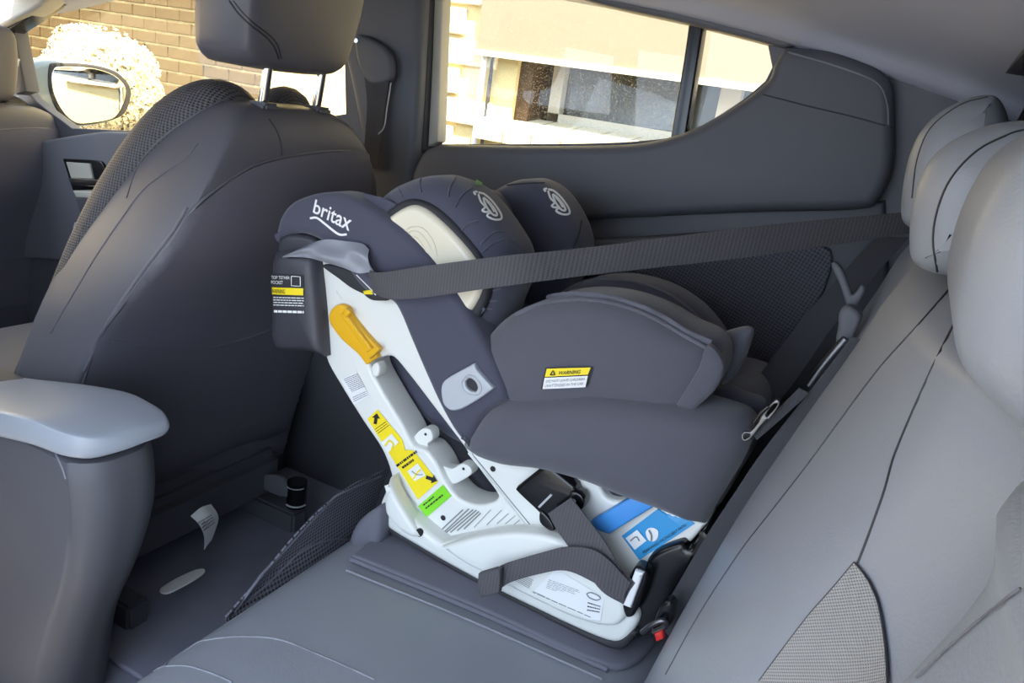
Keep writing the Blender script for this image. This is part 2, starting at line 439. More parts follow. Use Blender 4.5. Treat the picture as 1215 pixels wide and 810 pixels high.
def brick(loc, L, H, m, parent):
    k = (round(L, 3), m.name)
    if k not in bm_mesh:
        bm = bmesh.new(); bmesh.ops.create_cube(bm, size=1)
        for vv in bm.verts: vv.co = Vector((vv.co.x * L, vv.co.y * .06, vv.co.z * H))
        bmesh.ops.bevel(bm, geom=bm.edges[:], offset=.004, segments=1, affect='EDGES')
        me = bpy.data.meshes.new('brick'); bm.to_mesh(me); bm.free(); me.materials.append(m); bm_mesh[k] = me
    o = bpy.data.objects.new('brick', bm_mesh[k]); COL.objects.link(o); o.parent = parent
    o.location = loc + Vector((0, .03 - .02 * random.uniform(.5, 1), 0)) - parent.location; o.rotation_euler = (0, TILT, 0)
    return o
BL, BH = .30, .104
for j in range(-14, 12):
    for i in range(-4, 12):
        u = i * BL + (BL / 2 if j % 2 else 0); v = j * BH
        x, y = proj(house(u, v))
        if 480 < x < 640 and -20 < y < 190 and u + BL / 2 < u_open: brick(house(u, v), BL - .014, BH - .014, block_m, hw)
# the brown wall set back further forward, joined by a return
HY2 = 4.1
bw = thing('wall_brick', 'brown brick wall with pale mortar outside the far front window', 'wall', house(-3, -1.7, HY2)); del bw['category']; struct(bw)
O2 = P(146, 39, HY2)
def wall2(u, v): return O2 + UX * u + UZ * v
c = [wall2(u, v) + Vector((0, dy, 0)) for dy in (.008, .2) for v in (-2.2, 3.5) for u in (-7, 5.5)]
mk('mortar_bed', c, [(0, 1, 3, 2), (4, 6, 7, 5), (0, 4, 5, 1), (2, 3, 7, 6), (0, 2, 6, 4), (1, 5, 7, 3)], mortar_m, bw, 0)
struct(box('wall_bounce', (-8.6, -5.0, -.52), (-8.2, 4.0, 2.6), block_m, None, 0), 'unseen cream wall added ahead of the car to bounce warm sunlight inside')  # added out of view; sends warm bounce through the windscreen
hbox('wall_return', .10, .14, -1.75, 3.2, HY + .01, HY2, mortar_m, hw)
BL, BH = .245, .086
for j in range(-26, 22):
    for i in range(-30, 26):
        p = wall2(i * BL + (BL / 2 if j % 2 else 0), j * BH); x, y = proj(p)
        if (-30 < x < 400 and -12 < y < 178): brick(p, BL - .014, BH - .014, brick_m, bw)
# house window
hwin = thing('window_house', 'house window behind a pale roller blind, seen through the far rear door glass', 'window', house(u_open + .6, v_sill - .1)); del hwin['category']; struct(hwin)
hbox('pane', u_open, 4.5, v_sill, v_sill + 1.5, HY + .16, HY + .17, house_glass, hwin)
hbox('frame', u_open, u_open + .055, v_sill - .02, v_sill + 1.5, HY + .03, HY + .18, wood_m, hwin)
hbox('frame', u_open + .09, 4.5, v_sill + .005, v_sill + .05, HY + .12, HY + .16, trim_l, hwin)
hbox('frame', u_open + .09, u_open + .135, v_sill + .005, v_sill + 1.5, HY + .12, HY + .16, trim_l, hwin)
uq = hcoord((832, 130))[0] + .02
hbox('mullion', uq, uq + .07, v_sill + .005, v_sill + 1.5, HY + .12, HY + .16, trim_l, hwin)
for i in range(12):
    u = u_open - .1 + i * .115
    c = [house(u + du, v_sill + dv, HY + dy) for dy, dv in ((-.06, -.075), (-.06, -.005), (.12, .02), (.12, -.075)) for du in (0, .105)]
    mk('sill_brick', c, [(0, 1, 3, 2), (2, 3, 5, 4), (4, 5, 7, 6), (6, 7, 1, 0), (0, 2, 4, 6), (1, 7, 5, 3)], block_m, hwin, 0)
bl = thing('roller_blind', 'pale outdoor roller blind pulled halfway down over the house window', 'blind', house(u_open + .6, v_sill))
u0 = hcoord((573, 66))[0]; vb = hcoord((575, 60))[1]
hbox('blind_sheet', u0, 4.4, vb, vb + 1.5, HY - .05, HY - .042, blind_m, bl)
hbox('bottom_bar', u0, 4.4, vb - .02, vb, HY - .056, HY - .036, trim_l, bl)
dp = tag(tube('downpipe', [house(hcoord((586, 70))[0], hcoord((586, 70))[1] + k, HY - .008) for k in (-1.6, 0, 2.4)], .007, foam, None, 10, 3), 'thin dark downpipe on the pale blocks left of the house window', 'pipe')
dp2 = tag(tube('downpipe', [house(hcoord((577, 70))[0], hcoord((577, 70))[1] + k, HY - .012) for k in (-1.6, 0, 2.4)], .011, st_wht, None, 10, 3), 'white downpipe on the pale blocks beside the thin dark pipe', 'pipe')

# ---- shrub behind the wing mirror, leaves painted pale for blown-out sunlight
sb = thing('shrub', 'sunlit shrub, its blown-out brightness painted into the leaves, against the brown bricks behind the wing mirror', 'shrub', (-3.1, 2.2, -.52))
V = []; Fc = []; rn = random.Random(3)
cents = [(PX(x, y, X), r) for x, y, X, r in ((125, 80, -3.0, .16), (100, 68, -3.0, .13), (150, 85, -3.0, .13), (160, 115, -3.0, .12), (135, 115, -3.0, .15), (85, 90, -3.0, .12), (165, 140, -3.0, .09), (110, 110, -3.0, .16), (172, 160, -3.0, .06))]
for c, r in cents:
    for k in range(1500):
        d = Vector((rn.gauss(0, 1), rn.gauss(0, 1), rn.gauss(0, 1))).normalized(); p = c + d * r * rn.uniform(.6, 1.0)
        a = d.cross(Vector((rn.random(), rn.random(), rn.random()))).normalized() * .010; b = d.cross(a).normalized() * .008; i = len(V)
        V += [p - a, p - b + d * .006, p + a, p + b + d * .006]; Fc.append((i, i + 1, i + 2, i + 3))
bl_o = mk('foliage', V, Fc, leaf_m, sb, 0); bl_o['kind'] = 'stuff'
for x, y in ((125, 115), (110, 110), (150, 120)):
    c = PX(x, y, -3.0); tube('stem', [(-3.1 + rn.uniform(-.03, .03), 2.2, -.52), (-3.06, c.y * .5 + 1.1, .3), c], lambda t: .016 * (1 - .6 * t), bark_m, sb)

# ---- car shell: floor, ceiling, far wall with its windows
struct(box('floor', (-2.55, .0, -.06), (.62, 1.42, 0), carpet, None, .0), 'dark carpeted car floor')
win_r = [(521, -48, 1), (610, -28), (700, -2), (815, 24), (930, 50, 1), (916, 80), (908, 96, 1), (880, 119), (830, 150), (790, 164), (700, 170), (516, 171, 1)]
win_f = [(406, -40, 1), (410, 135, 1), (300, 152), (190, 156), (85, 152, 1), (30, 106), (4, 36, 1), (55, -2), (120, -36, 1)]
skin_px = [P(x, y, 1.405) for x, y in ()]
def toXZ(px, Y): return [((P(p[0], p[1], Y).x, P(p[0], p[1], Y).z, 1) if len(p) > 2 else (P(p[0], p[1], Y).x, P(p[0], p[1], Y).z)) for p in px]
wr = slabXZ('wall_right', [(-2.9, -.06, 1), (.7, -.06, 1), (.7, .9, 1), (.45, 1.06), (.1, 1.18), (-.3, 1.25), (-.9, 1.29), (-1.6, 1.27), (-2.1, 1.2), (-2.9, .95, 1)], 1.405, .03, .002, plastic, None, 4, 40., [toXZ(win_r, 1.405), toXZ(win_f, 1.405)])
struct(wr, 'far side of the car body with its window openings')
struct(slab('window_1', [(500, -80, 1), (836, -80, 1), (832, 28, 1), (806, 175, 1), (500, 185, 1)], 1.415, .004, .0005, glass_d, None, n=1), 'far rear door window glass specked with dried water drops')
struct(slab('window_2', [(830, 10, 1), (950, 40, 1), (935, 110, 1), (800, 178, 1)], 1.416, .004, .0005, glass_c, None, n=1), 'small triangular quarter window glass behind the rear door window')
struct(slab('window_3', [(418, -90, 1), (420, 145, 1), (60, 165, 1), (0, 110, 1), (-20, 30, 1), (60, -30, 1)], 1.416, .004, .0005, glass_c, None, n=1), 'far front door window glass')
# divider post between door glass and quarter glass, and window edge trims
struct(slab('trim_1', [(820, 4, 1), (836, 8, 1), (833, 40), (816, 146), (812, 172, 1), (794, 172, 1), (799, 140), (811, 70)], 1.385, .03, .004, gloss_blk), 'black post between the rear door glass and the quarter glass')
struct(slab('trim_2', [(516, -70, 1), (528, -70, 1), (524, 20), (519, 168, 1), (507, 174, 1), (511, 90)], 1.372, .035, .005, trim_l), 'pale vertical edge trim at the front of the far rear window')
struct(slab('trim_3', [(502, -70, 1), (512, -70, 1), (508, 60), (502, 178, 1), (492, 190, 1), (498, 90)], 1.355, .05, .006, foam), 'black rubber door seal beside the pillar')
struct(slab('trim_4', [(640, -60, 1), (700, -12), (815, 14), (932, 42), (950, 52, 1), (930, 57, 1), (815, 28), (700, 2), (640, -22, 1)], 1.36, .05, .008, plastic_m), 'upper window frame trim of the far rear door')
# B pillar
bp_o = struct(slab('trim_5', [(395, -80, 1), (503, -80, 1), (498, 60), (489, 200), (470, 330), (455, 420, 1), (430, 420, 1), (440, 250), (418, 120), (402, 40)], 1.33, .08, .02, plastic), 'dark pillar trim between the far front and rear doors')
struct(slab('trim_6', [(-60, -60, 1), (66, -60, 1), (54, -2), (0, 31), (-60, 62, 1)], 1.33, .06, .01, trim_l), 'pale grey roof rail trim in the top left corner')
struct(slab('trim_7', [(-60, 60, 1), (0, 31), (54, -4), (70, -40, 1), (76, -40, 1), (60, 0), (4, 40), (-60, 80, 1)], 1.35, .05, .003, gloss_blk), 'black rubber seal along the roof rail')
struct(slab('trim_8', [(4, 36, 1), (15, 30, 1), (31, 108, 1), (19, 112, 1)], 1.37, .04, .003, plastic_m), 'slim upright post in the far front door window')

# far rear door
d1 = thing('door_1', 'far rear car door panel with speaker grille', 'door', (-.6, 1.35, 0)); del d1['category']; struct(d1)
up_o = slab('upper_panel', [(486, 205, 1), (500, 180), (520, 172), (650, 173), (745, 171), (790, 163), (830, 148), (878, 120), (910, 94), (917, 76), (930, 55, 1), (985, 60), (1035, 78), (1055, 96), (1060, 125), (1060, 190), (1052, 220), (1030, 247), (900, 252), (780, 257), (600, 266), (480, 275, 1)], 1.335, .06, .018, plastic, d1)
slab('lower_panel', [(470, 262, 1), (600, 256), (780, 248), (900, 243), (1050, 238, 1), (1060, 420, 1), (900, 700, 1), (560, 900, 1), (440, 620, 1)], 1.362, .04, .01, plastic, d1)
slab('speaker_grille', [(560, 345), (640, 322), (760, 312), (900, 300), (985, 296), (960, 380), (880, 470), (760, 560), (620, 560), (560, 460)], 1.352, .02, .004, grille, d1)
slab('armrest_ledge', [(560, 296, 1), (700, 286), (860, 276), (1000, 270, 1), (1000, 282, 1), (860, 290), (700, 300), (560, 312, 1)], 1.315, .06, .006, plastic, d1)
seam('panel_joint', [(905, 112), (960, 126), (1010, 138), (1058, 151)], [up_o], .0012, seam_m, d1)
seam('panel_joint', [(935, 62), (985, 76), (1030, 92), (1046, 104), (1053, 125), (1054, 148)], [up_o], .0016, seam_l, d1)
# body side behind the door (pillar at the tail)
struct(slab('trim_9', [(900, 0, 1), (1300, -20, 1), (1300, 420, 1), (1040, 420, 1), (1010, 240, 1), (920, 100, 1)], 1.375, .03, .004, plastic_m), 'dark rear pillar trim behind the far rear door')
# far front door
d2 = thing('door_2', 'far front car door panel with pull handle, seen between the two front seats', 'door', (-1.9, 1.36, 0)); del d2['category']; struct(d2)
fd = slab('upper_panel', [(-40, 175), (40, 168), (90, 160), (130, 156), (200, 160), (330, 160, 1), (330, 300, 1), (200, 320, 1), (-40, 300, 1)], 1.35, .05, .01, plastic_m, d2)
slab('door_lining', [(40, 230, 1), (330, 230, 1), (330, 700, 1), (0, 700, 1), (0, 330, 1)], 1.375, .03, .004, plastic, d2)
slab('handle_recess', [(74, 188, 1), (118, 191), (124, 200), (134, 226, 1), (86, 226, 1)], 1.343, .02, .003, gloss_blk, d2)
slab('handle_plate', [(78, 192, 1), (106, 194, 1), (110, 212, 1), (84, 211, 1)], 1.338, .012, .002, trim_l, d2)
slab('pull_handle', [(80, 211, 1), (120, 214), (125, 219), (120, 222), (84, 219, 1)], 1.325, .014, .003, chrome, d2)
slab('armrest', [(86, 226, 1), (112, 227, 1), (120, 236, 1), (90, 234, 1)], 1.30, .06, .003, trim_l, d2)
slab('lower_grille', [(90, 236, 1), (134, 236, 1), (128, 268, 1), (100, 272, 1)], 1.335, .02, .002, grille, d2)
slab('pocket_rim', [(88, 264, 1), (112, 278, 1), (108, 284, 1), (86, 270, 1)], 1.31, .03, .002, silver, d2)

# ceiling and tail
rows = []
for X, z in ((-2.2, 1.12), (-1.6, 1.24), (-1.0, 1.27), (-.6, 1.25), (-.3, 1.215), (-.05, 1.165), (.10, 1.13)):
    rows.append([Vector((X, -.02, z - .06)), Vector((X, .06, z - .015)), Vector((X, .3, z)), Vector((X, .7, z + .005)), Vector((X, 1.1, z)), Vector((X, 1.3, z - .02)), Vector((X, 1.365, z - .05)), Vector((X, 1.45, z - .055))])
struct(grid('ceiling', rows, headl, None, 4, 4, -.02), 'dark grey fabric headliner of the car')
rows = [[Vector((X, y, z)) for y in (-.02, .3, .7, 1.1, 1.40)] for X, z in ((.06, 1.13), (.2, 1.105), (.36, 1.02), (.5, .88), (.6, .7), (.62, .0))]
struct(grid('wall_rear', rows, plastic, None, 3, 4, -.02), 'dark tailgate trim behind the rear headrests')
struct(slabXZ('wall_left', [(.12, .0, 1), (.62, .0, 1), (.62, .7), (.5, .88), (.3, 1.06), (.12, 1.13, 1)], -.03, .03, .004, plastic), 'near side tail pillar of the car')
struct(slabXZ('door_3', [(-2.4, .0, 1), (-.78, .0, 1), (-.80, 1.2, 1), (-1.5, 1.22), (-2.4, .95, 1)], -.03, .05, .006, plastic, None, 2, 40., [[(-.92, .84, 1), (-.92, 1.15, 1), (-1.5, 1.17), (-2.2, .88, 1)]]), 'near front car door')
struct(box('wall_front', (-2.5, .0, 0), (-2.3, 1.4, .72), plastic, None, .03), 'dashboard and bulkhead at the front of the car')
#PART3
# ================================================================== REAR BENCH SEAT
rs = thing('rear_bench_seat', 'grey leather rear bench seat of the car with three headrests', 'seat', (-.3, .7, 0))
def zb(x): return .335 + (-.62 - x) * .06 if x > -.62 else .335      # cushion surface height
prof = [(-.10, .15), (-.12, .25), (-.16, zb(-.16) - .004), (-.25, zb(-.25)), (-.42, zb(-.42)), (-.53, zb(-.53)), (-.607, .330), (-.638, .312), (-.648, .28), (-.640, .22), (-.60, .12), (-.54, .04), (-.3, .03), (-.12, .04)]
rings = []
for y, sc in ((.06, .8), (.075, .95), (.11, 1.), (.35, 1.), (.7, 1.), (1.05, 1.), (1.26, 1.), (1.30, .97)):
    rings.append([Vector((-.35 + (px_ + .35) * sc, y, .2 + (pz - .2) * sc)) for px_, pz in prof])
cush = loft('cushion', rings, leather_l, rs, 3, 3)
def base(z): 
    t = [(.2, -.17), (.32, -.148), (.475, -.114), (.625, -.077), (.78, -.025), (.86, -.002), (.9, .009), (1., .03)]
    for (a, xa), (b, xb) in zip(t, t[1:]):
        if z <= b: return xa + (xb - xa) * (z - a) / (b - a)
    return t[-1][1]
ycol = [(1.31, .05), (1.29, .015), (1.22, 0), (1.0, .01), (.90, .004), (.82, 0.), (.72, .004), (.62, .012), (.54, .024), (.475, .042), (.44, .062), (.405, .082), (.37, .089), (.34, .082), (.31, .064), (.28, .056), (.2, .058), (.09, .066), (.06, .1)]
rows = []
for z in (.22, .34, .46, .58, .70, .80, .86):
    rows.append([Vector((base(z) + dx * (1.0 if z > .5 else .5 + z), y, z)) for y, dx in ycol])
for ex, z in ((.012, .892), (.05, .905), (.10, .895), (.115, .85), (.10, .5), (.06, .25)):
    rows.append([Vector((max(base(min(z, .89)), -.02) + ex + dx * .6, y, z)) for y, dx in ycol])
bk = grid('backrest', rows, leather_l, rs, 3, 4)
seam('seam', [(1133, 335), (1090, 385), (1040, 441), (960, 549), (915, 607), (880, 652), (830, 728), (790, 800)], [bk], .0009, seam_m, rs)
seam('seam', [(1140, 368), (1100, 450), (1062, 538), (1050, 580), (1034, 626), (1018, 668)], [bk], .0009, seam_m, rs)
wv = skin('woven_insert', [(1018, 669, 1), (990, 702), (960, 736), (900, 815, 1), (1058, 815, 1), (1055, 770), (1046, 718), (1034, 690)], [bk], .003, weave_m, rs, 5.)
seam('seam', [(1018, 669), (1034, 690), (1046, 718), (1055, 770), (1058, 812)], [bk], .0007, seam_m, rs, lift=.002)
seam('seam', [(1018, 669), (990, 702), (960, 736), (905, 809)], [bk], .0012, seam_m, rs, lift=.002)
seam('bolster_seam', [(1215, 700), (1180, 725), (1130, 768), (1090, 806)], [bk], .0004, leather, rs, lift=.001)
# cushion seams and raised insert near the camera
s1 = [(196, 790), (208, 776), (222, 765), (260, 757), (296, 755), (333, 759), (370, 773), (410, 790), (444, 806)]
seam('cushion_piping', s1, [cush], .0014, seam_l, rs)
seam('cushion_piping', [(176, 800), (193, 791), (222, 790), (252, 799), (275, 809)], [cush], .0013, seam_l, rs)
def rear_headrest(pxo, Y, dep, seampx, rim):
    h = slab('headrest', pxo, Y, dep, .034, leather_l, rs, n=5)
    if seampx: seam('headrest_seam', seampx, [h], .0009, seam_m, h)
    return h
h_far = rear_headrest([(1069, 262), (1070, 225), (1078, 185), (1094, 152), (1122, 127), (1160, 112), (1186, 113), (1200, 140), (1206, 200), (1196, 255), (1150, 275), (1085, 275)], .985, .235, [(1082, 235), (1088, 190), (1104, 152), (1140, 124), (1172, 115)], None)
h_mid = rear_headrest([(1078, 300), (1080, 255), (1092, 212), (1118, 176), (1160, 152), (1215, 141), (1262, 150), (1280, 200), (1275, 290), (1240, 330), (1160, 338), (1105, 330), (1084, 318)], .655, .225, [(1112, 322), (1107, 285), (1112, 250), (1128, 212), (1160, 178), (1200, 158), (1215, 154)], None)
h_nr = rear_headrest([(1134, 415), (1136, 365), (1154, 295), (1184, 232), (1222, 182), (1290, 140), (1380, 130), (1440, 200), (1450, 400), (1400, 530), (1300, 560), (1230, 540), (1180, 500), (1145, 455)], .35, .215, None, None)
for h, y0 in ((h_far, 1.10), (h_mid, .77), (h_nr, .46)):
    zz = min(v.co.z for v in h.data.vertices); xx = sum(v.co.x for v in h.data.vertices) / len(h.data.vertices)
    xx += .02 + (.03 if h is h_nr else 0)
    for s in (-1, 1): cyl('post', (xx, y0 + s * .06, zz + .03), (xx, y0 + s * .06, .87), .006, chrome, h, 12)

# ================================================================== FRONT SEATS
YC = .985
ds = thing('front_seat', 'dark leather driver seat with chrome headrest posts, beyond the centre console', 'seat', (-1.2, YC, 0), 'front seats seen from behind')
spec = [(.12, -1.17, .68, -1.30, .69), (.30, -1.12, .685, -1.26, .69), (.47, -1.06, .692, -1.215, .70), (.57, -1.015, .703, -1.18, .715), (.64, -.968, .717, -1.16, .738), (.72, -.912, .740, -1.13, .765), (.80, -.888, .775, -1.10, .80), (.86, -.885, .808, -1.06, .83), (.905, -.893, .845, -1.03, .862), (.930, -.915, .885, -1.00, .895), (.936, -.94, .93, -.985, .93)]
rings = []
for z, xb, yl, xf, yf in spec:
    half = [(xb + .006, YC), (xb + .006, (YC + yl) / 2), (xb, yl + .022), (xb - .014, yl + .003), ((xb + xf) / 2, yl - .003 + (yf - yl) * .4), (xf + .012, yf), (xf - .004, yf + .02), (xf + .02, (YC + yf) / 2), (xf + .025, YC)]
    ring = [Vector((x, y, z)) for x, y in half] + [Vector((x, 2 * YC - y, z)) for x, y in reversed(half[1:-1])]
    rings.append(ring)
dbk = loft('backrest', rings, leather, ds, 4, 3)
for s in (1, -1):
    pts = [(-1.24, .725, .40), (-1.175, .755, .55), (-1.125, .795, .70), (-1.085, .83, .80), (-1.045, .862, .875), (-1.01, .893, .915), (-.995, .93, .92), (-.99, .955, .895), (-.985, .965, .86)]
    pts = [Vector((x, YC + s * (y - YC), z)) for x, y, z in pts]
    o = tube('side_bolster', pts, lambda t: .030 + .014 * math.sin(math.pi * min(1, t * 1.05)), perf, ds, 16)
    if s == 1: dbol = o
# back panel (map pocket) raised from the leather
skin('back_panel', [(436, 184), (400, 180), (340, 187), (300, 198), (268, 217), (232, 247), (205, 288), (160, 345), (118, 402), (100, 452), (92, 500), (130, 540), (300, 560), (430, 560), (436, 300)], [dbk], .004, leather_d, ds, 7.)
seam('back_piping', [(437, 182), (400, 179), (340, 186), (300, 197), (270, 215), (232, 245), (205, 286), (160, 343), (118, 400), (98, 455)], [dbk], .003, leather, ds)
seam('pocket_strap', [(222, 246), (205, 275), (165, 328), (125, 388), (100, 440)], [dbk], .0028, leather_d, ds)
seam('pocket_edge', [(132, 402), (180, 410), (230, 413), (290, 400), (330, 385)], [dbk], .0022, leather_d, ds, lift=.004)
seam('shoulder_seam', [(319, 141), (328, 155), (333, 170), (334, 184)], [dbk], .0012, seam_m, ds)
seam('shoulder_seam', [(235, 170), (222, 186), (205, 198), (170, 225), (145, 258), (110, 310), (60, 395)], [dbk, dbol], .0013, leather, ds)
seam('bolster_seam', [(297, 103), (265, 118), (225, 140), (185, 170), (162, 200), (150, 235)], [dbk, dbol], .0012, leather, ds)
# headrest: rounded cushion on two chrome posts
def hrest(parent, yc):
    rr = []
    def ring(x, hw, z0, z1, dx):
        zc = (z0 + z1) / 2; hh = (z1 - z0) / 2; r = []
        for i in range(20):
            a = 2 * math.pi * i / 20; c, s_ = math.cos(a), math.sin(a)
            yy = yc + hw * math.copysign(abs(c) ** .4, c) * (1 - .05 * (s_ < 0)); z = zc + hh * math.copysign(abs(s_) ** .38, s_)
            r.append(Vector((x + (z - zc) * dx, yy, z)))
        return r
    for x, hw, z0, z1 in ((-.872, .06, 1.03, 1.14), (-.875, .11, 1.0, 1.17), (-.885, .124, .990, 1.185), (-.915, .131, .985, 1.19), (-.95, .130, .986, 1.188), (-.985, .12, .99, 1.18), (-.995, .07, 1.03, 1.14)): rr.append(ring(x, hw, z0, z1, .18))
    return loft('headrest', rr, leather, parent, 3, 2)
hd = hrest(ds, YC - .012)
seam('headrest_seam', [(272, 1), (283, 16), (299, 31), (315, 43), (325, 55), (331, 70)], [hd], .0014, seam_m, hd)
seam('headrest_seam', [(277, 1), (288, 15), (303, 29), (319, 41), (329, 53), (334, 69)], [hd], .001, seam_m, hd)
for x in (313, 377):
    a = PX(x, 105, -.925)
    cyl('headrest_post', (a.x - .004, a.y, .915), (a.x + .012, a.y, 1.02), .0075, chrome, ds, 16)
box('post_collar', (-.945, PX(313, 105, -.925).y - .016, .925), (-.905, PX(313, 105, -.925).y + .016, .938), plastic, ds, .004)
box('post_collar', (-.945, PX(377, 105, -.925).y - .016, .925), (-.905, PX(377, 105, -.925).y + .016, .938), plastic, ds, .004)
# cushion, base and rails
rings = []
for y, s in ((.70, .8), (.715, 1.), (.8, 1.), (YC, 1.), (1.17, 1.), (1.255, 1.), (1.27, .8)):
    rings.append([Vector((-1.42 + (x + 1.42) * s, y, .27 + (z - .27) * s)) for x, z in ((-1.14, .2), (-1.14, .34), (-1.3, .36), (-1.55, .385), (-1.68, .37), (-1.7, .28), (-1.6, .18), (-1.3, .16))])
loft('cushion', rings, leather, ds, 2, 3)
for y in (.78, 1.19): box('seat_rail', (-1.62, y - .022, .004), (-1.03, y + .022, .06), plastic, ds, .006)
box('seat_base', (-1.55, .74, .06), (-1.12, 1.23, .17), plastic, ds, .02)
ps = copy_tree(ds, None, Vector((.03, -.695, 0)))
for o in [o for o in bpy.data.objects if o.parent == ps and o.name.startswith(('headrest', 'post_collar'))]:
    if o.name.startswith('headrest') and 'post' not in o.name: o.location = Vector((-.03, -.05, -.052))
    else: o.location = Vector((-.03, -.05, -.005))
ps.rotation_euler.y = -.14
ps['label'] = 'front passenger seat, only its dark inner edge showing at the left border'

# ================================================================== CENTRE CONSOLE
cs = thing('centre_console', 'dark centre console with a padded grey armrest lid between the front seats', 'console', (-1.1, .6, 0))
rings = []
for x, z, y0, y1, t in ((-.800, .522, .60, .652, .012), (-.806, .528, .575, .661, .022), (-.822, .533, .548, .667, .032), (-.85, .536, .535, .669, .036), (-.90, .537, .53, .669, .038), (-1.0, .52, .53, .667, .04), (-1.15, .488, .53, .664, .045), (-1.35, .455, .53, .66, .05)):
    yc = (y0 + y1) / 2; k_ = min(.010, (y1 - y0) * .2); rings.append([Vector((x, y, zz)) for y, zz in ((y0 + k_, z), (yc, z + .003), (y1 - k_, z), (y1 - .002, z - .004), (y1, z - t * .6), (y1 - k_, z - t), (yc, z - t), (y0 + k_, z - t), (y0, z - t * .6), (y0 + .002, z - .004))])
loft('armrest_lid', rings, lid_m, cs, 3, 3)
rings = []
for z, xe, y0, y1 in ((.494, -.825, .548, .655), (.482, -.812, .54, .663), (.40, -.812, .54, .667), (.30, -.84, .545, .662), (.20, -.885, .55, .66), (.10, -.92, .55, .67), (.004, -.95, .545, .68)):
    rings.append([Vector((x, y, z)) for x, y in ((xe, (y0 + y1) / 2 + .0), (xe - .004, y1 - .03), (xe - .03, y1 - .004), (xe - .08, y1), (-1.3, y1), (-1.34, y1 - .02), (-1.34, y0 + .02), (-1.3, y0), (xe - .08, y0), (xe - .03, y0 + .004), (xe - .004, y0 + .03))])
cb = loft('console_body', rings, plastic, cs, 3, 3)
seam('panel_joint', [(66, 538), (74, 555), (78, 568)], [cb], .0012, seam_l, cs)
box('front_bin', (-2.0, .53, .004), (-1.36, .68, .42), plastic, cs, .03)
#PART4
# ================================================================== SEAT PROTECTOR MAT
sp_ = thing('seat_protector_mat', 'grey padded seat protector mat under the child seat with a mesh pocket at its front', 'mat', (-.4, 1.0, .35))
MT = .012
a0 = PZ(417, 657, zb(-.6) + MT); a1 = PZ(722, 788, zb(-.2) + MT)
mo = slabXY('pad', [(a0.x, a0.y, 1), ((a0.x + a1.x) / 2, (a0.y + a1.y) / 2 + .004), (a1.x, a1.y), (-.165, a1.y + .05), (-.16, 1.0), (-.165, 1.27), (-.575, 1.28), (a0.x - .01, 1.1), (a0.x - .012, .95)], lambda u, v: zb(u) + MT, MT, .006, matf, sp_)
tube('edge_binding', [Vector((a0.x, a0.y - .001, zb(a0.x) + .005)), Vector(((a0.x + a1.x) / 2, (a0.y + a1.y) / 2 + .003, zb((a0.x + a1.x) / 2) + .005)), Vector((a1.x, a1.y - .001, zb(a1.x) + .005))], .004, matf, sp_)
tube('piping', [Vector((a0.x + .01, a0.y - .022, zb(a0.x) + .002)), Vector(((a0.x + a1.x) / 2, (a0.y + a1.y) / 2 - .016, zb((a0.x + a1.x) / 2) + .002)), Vector((a1.x, a1.y - .018, zb(a1.x) + .002))], .0022, seam_l, rs)
lip = [(416, 640), (425, 620), (440, 606), (452, 602), (452, 640), (440, 655), (418, 657)]
ppuff('front_lip', lip, .84, (436, 632), .008, .03, matf, sp_)
topx = [(440, 668), (410, 676), (378, 690), (338, 716), (306, 738), (284, 750)]
botx = [(462, 556), (425, 572), (388, 598), (347, 640), (306, 690), (270, 731)]
rws = []
for (ax, ay), (bx, by) in zip(topx, botx):
    A = PX(ax, ay, -.640); B = PX(bx, by, -.652); mid = (A + B) / 2; mid.x -= .012; rws.append([A, mid, B])
nt_ = grid('mesh_pocket', rws, net, sp_, 5, 4, .003)
seam('pocket_binding', [(452, 565), (420, 578), (380, 600), (345, 636), (310, 682), (278, 726)], [nt_], .0022, matf, sp_)
seam('pocket_binding', [(420, 640), (395, 640), (360, 652), (320, 690), (290, 716)], [nt_], .0018, matf, sp_)

# ================================================================== CHILD SEAT
ch = thing('child_car_seat', 'rear-facing child car seat with white shell and dark fabric strapped on the far rear seat', 'child seat', (-.4, 1.08, .37))
YF = .885
frame_px = [(373, 312, 1), (380, 372), (386, 424), (402, 455), (430, 500), (452, 533), (463, 562), (470, 600), (500, 640), (560, 665), (640, 690), (730, 725), (765, 712), (800, 666), (838, 622, 1), (800, 606), (768, 596), (746, 588, 1), (738, 594), (722, 592), (713, 580), (711, 566, 1), (690, 560), (640, 551), (590, 545), (560, 536), (552, 505), (530, 440), (500, 380), (470, 335), (430, 310), (400, 300)]
hole_px = [(438, 433), (452, 424), (466, 424), (486, 447), (506, 473), (519, 490), (532, 507), (548, 528), (570, 560), (590, 588), (584, 596), (564, 599), (544, 591), (529, 573), (517, 549), (505, 534), (490, 528), (479, 507), (452, 462)]
sf = slab('side_frame', frame_px, YF, .055, .006, white, ch, [hole_px], n=4)
sf2 = slabXZ('side_frame', [(p.x, p.z) for p in (P(v.x, v.y, YF) for v in crv(frame_px, True, 2))], 1.24, .04, .006, white, ch, 1, 40., [[(p.x, p.z) for p in (P(v.x, v.y, YF) for v in crv(hole_px, True, 2))]])
